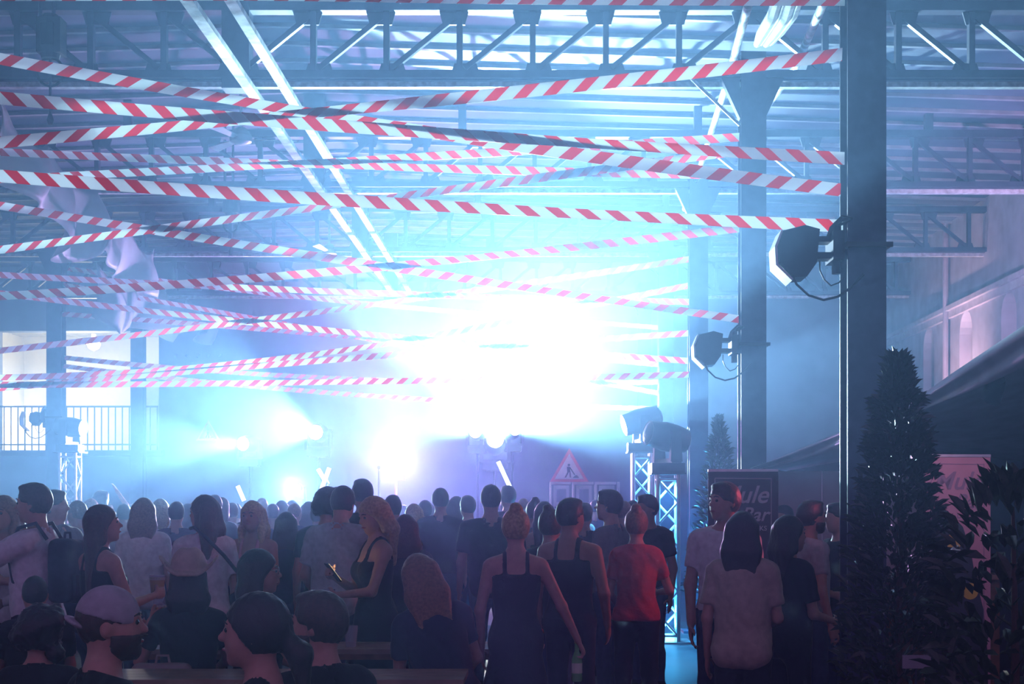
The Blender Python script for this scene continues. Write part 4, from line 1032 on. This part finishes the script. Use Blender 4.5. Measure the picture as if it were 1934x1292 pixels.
person(1222, 934, 216, 150, 'dark haired man in front of the blue lattice tower', group=G2, hair=('short', 'dark'), top=('tshirt', 'black'), hy=-20, h=.016, sk=1)
G3 = 'guests by the bar'
person(1368, 911, 292, 168, 'man in a plain white T-shirt and jeans before the bar banner', group=G3, hair=('short', 'brown'), top=('tshirt', 'white'), bottom=('pants', 'navy'), hy=-46, h=.012, sk=0, wide=.92, armL=((.22, -.02, 1.11), (.21, .04, .87)), armR=((.22, -.02, 1.11), (.21, .04, .87)))
person(1403, 968, 335, -16, 'woman with long dark hair in a beige top and shorts, back turned', group=G3, fem=True, hair=('long', 'dark', .44), top=('loose', 'beige'), bottom=('shorts', 'black'), armR=HOLDL, h=.013)
person(1492, 975, 312, -58, 'dark long haired woman in a dark top facing the bar', group=G3, fem=True, hair=('long', 'dark', .42), top=('loose', 'black'), bottom=('pants', 'black'), armR=HOLDL, hy=-14, h=.013)
person(1533, 945, 268, -74, 'man in a pale T-shirt in profile by the bar column', group=G3, hair=('short', 'dark'), top=('tshirt', 'lightgrey'), hy=-4, armL=HOLDL, beard=True, h=.014)
person(1582, 950, 248, 110, 'man behind the conical bush facing the one in the pale T-shirt', group=G3, hair=('short', 'dark'), top=('tshirt', 'black'), h=.016)
person(1481, 954, 205, 140, 'far guest in reddish light between the two long haired women', group=G3, hair=('short', 'dark'), top=('tshirt', 'black'), h=.02)

# ------------------------------------------------------------------ far crowd: eight figures, copied
protos = [
    build_person(hair=('short', 'dark'), top=('tshirt', 'black'), h=.024), build_person(hair=('short', 'brown'), top=('tshirt', 'lightgrey'), h=.024),
    build_person(fem=True, hair=('long', 'brown', .36), top=('tshirt', 'white'), h=.024), build_person(fem=True, hair=('long', 'dark', .45), top=('tank', 'black'), h=.024),
    build_person(fem=True, hair=('bun', 'dark'), top=('tshirt', 'grey'), h=.024), build_person(hair=('crew', 'light'), top=('tshirt', 'navy'), h=.024),
    build_person(fem=True, hair=('long', 'blonde', .30), top=('loose', 'white'), h=.024), build_person(hair=('curly', 'dark'), top=('tshirt', 'black'), h=.024, armR=((.26, .1, 1.5), (.2, .15, 1.76)))]
rnd = random.Random(11)
PL = ['short dark haired man in black deep in the hazy crowd', 'brown haired man in pale grey deep in the hazy crowd', 'brown haired woman in white deep in the hazy crowd', 'dark haired woman in black deep in the hazy crowd',
      'woman with a dark bun deep in the hazy crowd', 'close cropped man in navy deep in the hazy crowd', 'blonde woman in white deep in the hazy crowd', 'curly haired person with a raised arm deep in the hazy crowd']
taken = [(-7.27, 22.0), (1.52, 17.0), (1.4, 19.6), (CXL, DS[1]), (CXL, DS[2]), (CXL, DS[3])]
for t in bpy.data.objects:
    if t.name.startswith('person'): taken.append((t.location.x, t.location.y))
def crowd(px, ytop, s, kind, jit=True):
    d = F / s; x = (px - VX) / s; H = CH + (VY - ytop) / s
    for _ in range(30):
        if all((x - a) ** 2 + (d - b_) ** 2 > .42 ** 2 for a, b_ in taken): break
        d += .12
    taken.append((x, d))
    place(protos[kind][0], (x, d, 0), rnd.uniform(-25, 25), PL[kind], 'hazy crowd before the stage', H / 1.765)
for px, yt, s, kd in [(303, 943, 170, 6), (333, 948, 185, 0), (234, 952, 165, 1), (190, 930, 130, 7), (172, 942, 140, 6), (405, 935, 175, 0), (418, 940, 160, 2), (438, 950, 150, 1), (515, 952, 150, 0), (532, 946, 140, 3),
                      (556, 950, 160, 5), (583, 948, 150, 2), (600, 955, 170, 1), (776, 952, 180, 6), (803, 945, 165, 0), (862, 938, 160, 3), (884, 936, 175, 0), (960, 917, 165, 0), (1010, 945, 190, 4), (1028, 948, 200, 3),
                      (1105, 950, 200, 0), (1178, 945, 190, 5), (1195, 946, 180, 3), (120, 948, 160, 0), (42, 952, 170, 1), (15, 950, 150, 0), (355, 952, 150, 3), (370, 945, 140, 5), (460, 945, 150, 0), (495, 940, 135, 5)]:
    crowd(px, yt, s, kd)
for i in range(34):
    px = 60 + i * 33 + rnd.uniform(-12, 12); s = rnd.uniform(118, 150)
    crowd(px, 952 - rnd.uniform(-4, 14) * s / 150, s, rnd.choice([0, 0, 1, 2, 3, 4, 5, 6]))
# ------------------------------------------------------------------ tables and benches
TOPM = mat('table_top', (.30, .20, .13), .28, 0, .3, 7, .04, .5)
def beer_table(x0, x1, y0, y1, label):
    t = empty('beer_table', (x0, y0, 0)); tag(t, label, 'table', 'beer tables'); W = x1 - x0; D = y1 - y0
    n = 4
    for i in range(n): MB().box((0, i * D / n + .003, .735), (W, (i + 1) * D / n - .003, .765)).build('plank', TOPM, t)
    MB().box((.02, .01, .70), (W - .02, .03, .735)).box((.02, D - .03, .70), (W - .02, D - .01, .735)).build('apron', WOOD, t)
    for x in (.3, W - .3):
        for y in (.06, D - .06): MB().tube([(x, y, .735), (x + (.1 if x < 1 else -.1) * 0, y, 0.0)], .016, 6).build('leg', DARKMETAL, t)
        MB().tube([(x, .06, .3), (x, D - .06, .3)], .012, 6).build('stretcher', DARKMETAL, t)
def bench(x0, x1, yc, label):
    t = empty('beer_bench', (x0, yc, 0)); tag(t, label, 'bench', 'beer benches'); W = x1 - x0
    for s in (-1, 1): MB().box((0, min(s * .004, s * .125), .42), (W, max(s * .004, s * .125), .45)).build('plank', WOOD, t)
    for x in (.3, W - .3):
        for s in (-1, 1): MB().tube([(x, s * .09, .42), (x, s * .11, 0)], .014, 6).build('leg', DARKMETAL, t)
beer_table(-2.60, -.385, 7.16, 7.64, 'wooden beer table in front, its bright end catching the stage light')
beer_table(-2.46, -.24, 8.66, 9.14, 'wooden beer table behind, its short bright end beside the black dress')
bench(-3.35, -.35, 8.14, 'wooden bench under the guests at the second table')
bench(-2.9, -.7, 4.78, 'wooden bench under the capped man and the woman with a ponytail')
bench(-1.6, -.2, 5.45, 'wooden bench under the short haired bearded man')
bench(-3.2, -1.7, 6.02, 'wooden bench under the bushy curls in the corner')

# ------------------------------------------------------------------ drinks and hand held things
def glassy(name, col, rough=.12):
    m = bpy.data.materials.new(name); m.use_nodes = True; p = m.node_tree.nodes['Principled BSDF']
    p.inputs['Base Color'].default_value = (*col, 1); p.inputs['Roughness'].default_value = rough
    N = m.node_tree.nodes; L = m.node_tree.links; t = N.new('ShaderNodeBsdfTransparent'); t.inputs[0].default_value = (*[min(1, c + .1) for c in col], 1)
    g_ = N.new('ShaderNodeMixShader'); g_.inputs[0].default_value = .22; L.new(t.outputs[0], g_.inputs[1]); L.new(p.outputs[0], g_.inputs[2]); L.new(g_.outputs[0], N['Material Output'].inputs[0])
    p.inputs['Specular IOR Level'].default_value = .9
    return m
CUPM = glassy('clear_plastic', (.8, .85, .9), .15)
BEER = see_through('beer', (1.0, .62, .12), (1.0, .60, .10), .45)
FOAM = mat('foam', (.9, .82, .6), .7, 0, .1, 40, trans=.5)
def cup(p, label, beer=True, k=1.0, fill=.8):
    t = empty('beer_cup' if beer else 'drinking_glass', p); tag(t, label, 'cup')
    MB().lathe([(.030 * k, 0), (.042 * k, .125 * k), (.040 * k, .125 * k), (.028 * k, .005 * k)], 18).build('cup_wall', CUPM, t, True)
    if beer:
        MB().lathe([(.0275 * k, .006 * k), (.0385 * k, .105 * k * fill)], 16).build('beer', BEER, t, True)
        MB().lathe([(.0385 * k, .105 * k * fill), (.039 * k, .118 * k * fill)], 16).build('foam', FOAM, t, True)
    return t
def hand_world(key, s):
    i = PEOPLE[key]; p, d, inw = i['hands'][s]; return world_of(i['loc'], i['yaw'], p)
p = hand_world('beer', 1); cup((p.x, p.y, p.z - .045), 'amber beer in a clear cup held by the very long haired woman', k=1.2, fill=.95)
p = hand_world('hat', -1); cup((p.x, p.y, p.z - .085), 'amber beer cup raised beside the straw hat', k=1.15, fill=.8)
p = hand_world('phone', -1); cup((p.x, p.y, p.z - .08), 'clear drinking glass in the hand of the blonde woman', beer=False)
cup((-1.17, 8.80, .765), 'clear drinking glass standing on the second table', beer=False, k=1.06)
p = hand_world('phone', 1)
ph = empty('phone', p, R(PEOPLE['phone']['yaw'])); tag(ph, 'lit phone in the hand of the blonde woman', 'phone')
Mt = Matrix.Rotation(R(-38), 4, 'X')
MB().box((-.036, -.004, -.075), (.036, .004, .075), Mt).build('case', BLACKP, ph)
MB().box((-.033, -.0055, -.070), (.033, -.0041, .070), Mt).build('screen', emitter('phone_screen', (1, .82, .5), 2.5), ph)
l = bpy.data.lights.new('phone_glow', 'AREA'); l.energy = P_PHONE; l.color = (1, .78, .45); l.size = .08; l.shape = 'SQUARE'
lo = bpy.data.objects.new('phone_glow', l); COL.objects.link(lo); lo.parent = ph; lo.location = Mt @ Vector((0, -.012, 0))
lo.rotation_euler = (R(-90 - 38 + 0), 0, 0)
p = hand_world('bottle', 1)
t = empty('bottle', (p.x, p.y, p.z - .16)); tag(t, 'green bottle held low by the woman in the black dress', 'bottle')
MB().lathe([(.028, 0), (.031, .01), (.031, .13), (.014, .18), (.013, .23), (.015, .235)], 16).build('glass', mat('green_glass', (.35, .75, .3), .1, 0, 0, trans=.6), t, True)
MB().lathe([(.0318, .05), (.0318, .11)], 16).build('paper_label', mat('bottle_paper', (.75, .8, .6), .7), t)
MB().lathe([(.0155, .228), (.0155, .243)], 12).build('cap', mat('gold_cap', (.7, .55, .2), .3, .8, 0), t)

# backpack, shoulder bag, bag on the bench
i = PEOPLE['pack']
def on_person(key, q): j = PEOPLE[key]; return world_of(j['loc'], j['yaw'], j['U'](q))
def rounded_bag(name, label, cat, center, rz, size, m, straps=()):
    t = empty(name, center, rz); tag(t, label, cat)
    g = Grid([-size[0] - .05, -size[1] - .05, -size[2] - .05], [size[0] + .05, size[1] + .05, size[2] + .05], .014); X, Y, Z = g.full()
    q = [np.maximum(np.abs(a) - (s_ - .05), 0) for a, s_ in zip((X, Y, Z), size)]
    f = (np.sqrt(q[0] ** 2 + q[1] ** 2 + q[2] ** 2) - .05 + .006 * np.sin(Z * 40) * np.sin(X * 30)).astype(f32)
    link('bag_body', surface(g, f, 'bag_body', m), t)
    MB().box((-size[0] * .7, -size[1] - .02, -size[2] * .75), (size[0] * .7, -size[1] + .02, -size[2] * .1)).build('front_pocket', m, t)
    MB().tube([(-.04, 0, size[2] - .01), (-.03, 0, size[2] + .04), (.03, 0, size[2] + .04), (.04, 0, size[2] - .01)], .008, 6).build('grab_handle', m, t)
    for pts in straps: MB().tube(pts, .013, 6).build('strap', m, t, True)
    return t
NAVYB = mat('backpack_cloth', (.02, .025, .045), .8, 0, .2, 30)
pw = on_person('pack', (0, -.215, 1.22))
rounded_bag('backpack', 'dark backpack on the man in the white T-shirt', 'backpack', pw, R(i['yaw']), (.125, .085, .20), NAVYB,
            [[(s * .09, .09, .20), (s * .10, .16, .30), (s * .11, .27, .27), (s * .13, .33, .12), (s * .17, .27, -.06), (s * .15, .10, -.17)] for s in (-1, 1)])
pw = on_person('strap', (.24, -.02, .98)); j = PEOPLE['strap']
rounded_bag('shoulder_bag', 'small dark bag at the hip of the woman in the pale top', 'bag', pw, R(j['yaw']), (.05, .10, .09), NAVYB,
            [[(0, -.03, .08), (-.04, -.15, .22), (-.14, -.165, .34), (-.26, -.13, .47), (-.32, -.05, .54), (-.33, .02, .53)]])
rounded_bag('handbag', 'pale bag resting on the bench behind the straw hat', 'bag', ((326 - VX) / 332, 7.88, .62), 0, (.17, .06, .15), mat('pale_leather', (.30, .24, .22), .6))

# ------------------------------------------------------------------ potted bushes
LEAFM = mat('laurel_leaf', (.025, .05, .018), .30, 0, .4, 30, 0, .6)
def leaf_verts(L, w):
    return [(0, 0, 0), (-w * .5, L * .35, .012), (w * .5, L * .35, .012), (-w * .42, L * .7, .006), (w * .42, L * .7, .006), (0, L, -.012), (0, L * .35, -.004), (0, L * .7, -.006)], \
           [(0, 6, 1), (0, 2, 6), (1, 6, 7, 3), (6, 2, 4, 7), (3, 7, 5), (7, 4, 5)]
def leaf_mesh(L, w):
    v, f = leaf_verts(L, w); me = bpy.data.meshes.new('leaf'); me.from_pydata(v, [], f); me.materials.append(LEAFM); return me
def bush(loc, label, h, z0, rad, n_leaf, n_stuff, L, w, seed, round_=False, pot_h=.5, pot_r=.24):
    rnd = random.Random(seed); t = empty('potted_bush', loc); tag(t, label, 'bush', 'potted bushes')
    MB().lathe([(pot_r * .78, 0), (pot_r, pot_h - .04), (pot_r * 1.06, pot_h - .04), (pot_r * 1.06, pot_h), (pot_r * .95, pot_h), (pot_r * .93, pot_h - .05)], 22).build('pot', mat('pot_dark', (.03, .028, .03), .6), t)
    MB().tube([(0, 0, pot_h - .1), (.01, 0, z0 + (h - z0) * .5), (0, 0, h - .08)], [.022, .016, .006], 7).build('trunk', mat('bark', (.08, .05, .035), .9), t)
    def spot(outer):
        u = rnd.random() ** (.8 if not round_ else 1); z = z0 + (h - z0) * u
        r = rad * ((1 - u) ** .75 * .95 + .05) if not round_ else rad * math.sqrt(max(.02, 1 - (2 * u - 1) ** 2))
        r *= (1 + .22 * math.sin(5 * u * 6 + seed) * math.sin(3.0 * u * 9)); a = rnd.random() * 2 * math.pi
        rr = r * (rnd.uniform(.82, 1.0) if outer else rnd.uniform(.15, .92) ** .6)
        p = Vector((rr * math.cos(a), rr * math.sin(a), z))
        d = Vector((math.cos(a) * rnd.uniform(.5, 1), math.sin(a) * rnd.uniform(.5, 1), rnd.uniform(.1, 1.1) + (1.2 if u > .9 else 0))) + Vector((rnd.gauss(0, .3), rnd.gauss(0, .3), rnd.gauss(0, .25)))
        q = d.normalized().to_track_quat('Y', 'Z'); roll = Matrix.Rotation(rnd.uniform(-.9, .9), 4, 'Y')
        return Matrix.Translation(p) @ q.to_matrix().to_4x4() @ roll, rnd.uniform(.75, 1.2)
    lm = leaf_mesh(L, w)
    for _ in range(n_leaf):
        M, k = spot(True); o = link('leaf', lm, t); o.matrix_local = M @ Matrix.Scale(k, 4)
    v0, f0 = leaf_verts(L, w); b = MB()
    for _ in range(n_stuff):
        M, k = spot(False); b.add([M @ (Vector(p) * k) for p in v0], f0)
    for _ in range(max(12, n_stuff // 60)):
        u = rnd.random(); z = z0 + (h - z0) * u * .9; a = rnd.random() * 6.28; r = rad * (1 - u) * .8
        b.tube([(0, 0, z), (r * math.cos(a), r * math.sin(a), z + r * .6)], [.006, .002], 4)
    o = link('foliage', b.mesh('foliage', LEAFM, fix=False), t); o['kind'] = 'stuff'
    return t
bush((1.90, 7.55, 0), 'tall conical laurel bush in front of the nearest bar column', 2.40, .62, .35, 290, 2600, .085, .026, 4)
bush((1.745, 5.25, 0), 'glossy broad leaved bush at the picture edge below the awning', 1.72, .45, .30, 240, 420, .105, .036, 9, round_=True, pot_h=.4, pot_r=.22)
bush((2.06, 16.4, 0), 'hazy conical laurel bush beside the blue lattice tower', 2.62, .5, .42, 0, 1500, .085, .028, 6)
t = empty('plate_sign', at(1731, 1250, 7.0)); tag(t, 'small blank looking plate in front of the conical bush', 'sign')
t.location.z = 0; zc = CH + (VY - 1250) * 7.0 / F
MB().box((-.07, -.004, zc - .033), (.07, .004, zc + .033)).build('plate', mat('plate_grey', (.28, .26, .30), .6), t)
MB().tube([(0, .012, 0), (0, .012, zc)], .006, 6).lathe([(.07, 0), (.07, .012)], 12).build('stake', DARKMETAL, t)

# ------------------------------------------------------------------ bar: awning, panels, banners
AWN = mat('awning_cloth', (.40, .43, .50), .42, 0, .15, 5, .1, .5)
edge = [((2010, 552), (2010, 662), 8.5), ((1934, 607), (1934, 695), 9.0), ((1862, 655), (1862, 730), 9.4), ((1800, 698), (1800, 752), 9.8), ((1750, 738), (1750, 772), 10.2), ((1702, 772), (1702, 790), 10.6),
        ((1645, 797), (1645, 818), 11.2), ((1594, 808), (1594, 846), 11.8), ((1560, 822), (1560, 858), 12.2), ((1500, 850), (1500, 874), 12.6), ((1455, 869), (1455, 882), 12.9), ((1424, 884), (1424, 888), 13.1)]
v = []; f = []; m = 10
for (a, b2, d) in edge:
    A = at(*a, d); B = at(*b2, d)
    for j in range(m):                      # front band with folds, from hem to top edge
        w_ = j / (m - 1); p = B.lerp(A, w_); bulge = .07 * math.sin(w_ * math.pi) + .035 * math.sin(w_ * 11 + d * 2.1)
        v.append((p.x - bulge * .6, p.y - bulge, p.z))
    for j in range(1, 5): v.append((A.x + .55 * j, A.y + .75 * j, A.z - .02 * j * j))   # roof falling away behind
    for j in range(1, 3): pass
nr = m + 4
for i_ in range(len(edge) - 1):
    for j in range(nr - 1): q = i_ * nr + j; f.append((q, q + 1, q + nr + 1, q + nr))
me = bpy.data.meshes.new('awning_sheet'); me.from_pydata(v, [], f); me.polygons.foreach_set('use_smooth', [True] * len(f)); me.materials.append(AWN); me.update()
aw = empty('awning', (0, 0, 0)); tag(aw, 'dark stretched awning sloping down over the bar', 'awning')
o = link('awning_sheet', me, aw); md = o.modifiers.new('s', 'SOLIDIFY'); md.thickness = .012; sd = o.modifiers.new('u', 'SUBSURF'); sd.levels = sd.render_levels = 1
MB().tube([(6.2, 13.9, 0), (6.2, 13.9, 3.0)], .035, 8).build('pole', DARKMETAL, aw)
MB().tube([at(1428, 887, 13.08), (2.0, 13.1, 1.2), (2.0, 13.1, 0)], .012, 6).build('guy_rope', CABLE, aw)
SHADECL = mat('shaded_tent_cloth', (.03, .032, .05), .8, 0, .15, 4)  # shade of the bar interior is put into this dark colour
tw = empty('bar_tent', (0, 13.6, 0)); tag(tw, 'cloth back wall under the awning, coloured dark for the shaded bar interior', 'tent')
MB().prism([(2.05, 1.96), (6.9, 1.96), (6.9, 3.2), (4.6, 3.1), (3.45, 2.46), (2.9, 2.30), (2.43, 2.10), (2.05, 1.98)], 0, .03).build('shade_sheet', SHADECL, tw)
MB().box((3.72, .035, 0), (6.9, .06, 1.98)).build('side_cloth', SHADECL, tw)
for x, zt in ((2.08, 1.98), (3.70, 2.55), (6.85, 3.2)): MB().tube([(x, .06, 0), (x, .06, zt)], .025, 8).build('pole', DARKMETAL, tw)
bp = empty('bar_back_panel', (2.14, 13.4, 0)); tag(bp, 'pale panel wall behind the bar glowing pink at its far end', 'panel')
PANM = mat('bar_panel', (.62, .52, .60), .7, 0, .08, 3)
for i_ in range(3): MB().box((i_ * .52, 0, .0), (i_ * .52 + .515, .03, 1.96)).build('panel', PANM, bp)
bc = empty('bar_counter', (2.35, 11.9, 0)); tag(bc, 'dark bar counter half hidden behind the bushes', 'counter')
for i_ in range(5): MB().box((i_ * .3, 0, 0), (i_ * .3 + .295, .03, 1.02)).build('front_plank', WOOD, bc)
MB().box((-.04, -.06, 1.02), (1.54, .5, 1.06)).build('worktop', TOPM, bc)
def lamp_spot(name, loc, aim, energy, col, size, label, soft=.05):
    t = empty(name, loc); tag(t, label, 'spotlight', 'coloured spotlights at the bar')
    d = Vector(aim).normalized(); T = aim_matrix(d).to_matrix().to_4x4()
    MB().lathe([(.05, .10), (.07, .06), (.07, -.08), (.062, -.08)], 14, M=T).build('housing', BLACKP, t, True)
    MB().lathe([(.06, -.078), (.03, -.082)], 14, M=T).build('lens', emitter(name + '_lens', col, 3), t)
    MB().box((-.012, -.012, .06), (.012, .012, .16)).build('bracket', BLACKP, t)
    l = bpy.data.lights.new(name, 'SPOT'); l.energy = energy; l.color = col; l.spot_size = R(size); l.spot_blend = .9; l.shadow_soft_size = soft
    o = bpy.data.objects.new('lamp', l); COL.objects.link(o); o.parent = t; o.location = d * .1; o.rotation_mode = 'QUATERNION'; o.rotation_quaternion = aim_matrix(d)
lamp_spot('bar_spotlight', (3.45, 12.6, 2.40), (.0, .8, -.85), P_BAR, (1, .35, .6), 110, 'pink spotlight under the awning lighting the bar panel')
lamp_spot('bar_spotlight', (2.45, 9.7, 1.95), (-.98, -.12, -.16), P_BAR2, (1, .12, .22), 100, 'red spotlight under the awning turned on the guests by the bar')
lamp_spot('bar_spotlight', (3.05, 9.55, 2.42), (.02, .9, -.75), P_BAR3, (1, .5, .72), 80, 'added pink spotlight under the awning brightening the pink banner')  # hidden lamp added to brighten the banner cloth
lamp_spot('wall_wash_light', (4.9, 15.2, 2.75), (.70, .75, .40), P_WASH, (.80, .48, 1.0), 130, 'pink wash light behind the awning turned up at the side wall', soft=.2)
lamp_spot('wall_wash_light', (6.2, 23.4, 2.2), (.5, .30, 1.0), P_WASH2, (1.0, .62, .80), 90, 'small pink uplight below the far arched window', soft=.1)

def text_part(txt, parent, loc, size, m, shear=0.0, name='lettering', rot=(R(90), 0, 0)):
    c = bpy.data.curves.new(name, 'FONT'); c.body = txt; c.size = size; c.shear = shear; c.align_x = 'CENTER'; c.extrude = .0008; c.offset = .002 * size / .15
    o = bpy.data.objects.new(name, c); COL.objects.link(o); o.rotation_euler = rot
    dg = bpy.context.evaluated_depsgraph_get(); me = bpy.data.meshes.new_from_object(o.evaluated_get(dg)); bpy.data.objects.remove(o)
    me.materials.clear(); me.materials.append(m); return link(name, me, parent, loc=loc, rot=rot)
def banner(x0, x1, d, ztop, rz, cloth_m, ink, label, graphic=False):
    W = x1 - x0; t = empty('roll_up_banner', ((x0 + x1) / 2, d, 0), rz); tag(t, label, 'banner', 'bar banners')
    cl = MB().box((-W / 2, -.004, .08), (W / 2, .004, ztop)).build('cloth', cloth_m, t)
    MB().box((-W / 2 - .01, -.06, 0), (W / 2 + .01, .06, .08)).build('cassette', ALU, t)
    MB().box((-W / 2, -.012, ztop), (W / 2, .012, ztop + .02)).build('top_rail', ALU, t)
    MB().tube([(0, .02, .08), (0, .02, ztop)], .01, 6).build('pole', ALU, t)
    b = MB(); y0 = -.0055
    for (a, c) in (((-W * .40, ztop - .05), (W * .40, ztop - .055)), ((W * .40, ztop - .05), (W * .40, .4)), ((-W * .40, ztop - .05), (-W * .40, .4))):
        b.bar((a[0], y0, a[1]), (c[0], y0, c[1]), .006, .002, (0, 1, 0))
    b.build('border_line', ink, cl)
    text_part('Mule', cl, (0.0, -.006, ztop - .24), .19, ink, .32)
    text_part('Bar', cl, (W * .16, -.006, ztop - .38), .15, ink, .32)
    text_part('DRINKS', cl, (W * .17, -.006, ztop - .455), .052, ink)
    if graphic:
        dk = mat('banner_dark', (.03, .03, .05), .7); yl = mat('banner_yellow', (.55, .42, .06), .7)
        P = [(-W * .5, 1.55), (-W * .38, 1.62), (-W * .15, 1.60), (W * .08, 1.48), (W * .2, 1.30), (W * .27, 1.1), (W * .4, .85), (W * .46, .5), (W * .46, .1), (-W * .5, .1)]
        MB().prism(P, -.0062, -.0045).build('dark_shape', dk, cl)  # flat dark outline laid on the banner cloth
        for (cx, cz, r) in ((-W * .06, 1.37, .06), (W * .19, 1.0, .062)):
            MB().lathe([(r, -.0008), (r, .0008)], 20, M=Matrix.Translation((cx, -.0072, cz)) @ Matrix.Rotation(R(90), 4, 'X')).build('print_disc', yl, cl)
    return t
banner(1.30, 1.84, 11.0, 1.90, R(-4), mat('banner_grey', (.10, .095, .13), .6, 0, .1, 4), mat('ink_white', (.75, .75, .78), .6), 'grey banner lettered in white behind the man in the white T-shirt')
banner(2.86, 3.36, 10.6, 2.0, R(3), mat('banner_pink', (.55, .30, .42), .6, 0, .1, 4), mat('ink_purple', (.30, .20, .33), .6), 'pink banner with faint lettering and yellow discs beside the broad leaved bush', graphic=True)
# ------------------------------------------------------------------ stage fog filling the hall
hm = bpy.data.materials.new('stage_fog'); hm.use_nodes = True; N = hm.node_tree.nodes
N.remove(N['Principled BSDF']); vs = N.new('ShaderNodeVolumeScatter')
vs.inputs['Color'].default_value = (*HAZE_COL, 1); vs.inputs['Density'].default_value = HAZE; vs.inputs['Anisotropy'].default_value = HAZE_G
hm.node_tree.links.new(vs.outputs[0], N['Material Output'].inputs['Volume'])
tag(MB().box((XL - .4, -3.5, -.25), (XR + .6, YE + .05, 7.2)).build('haze', hm), 'thin stage fog hanging through the whole hall', 'haze', kind='stuff')
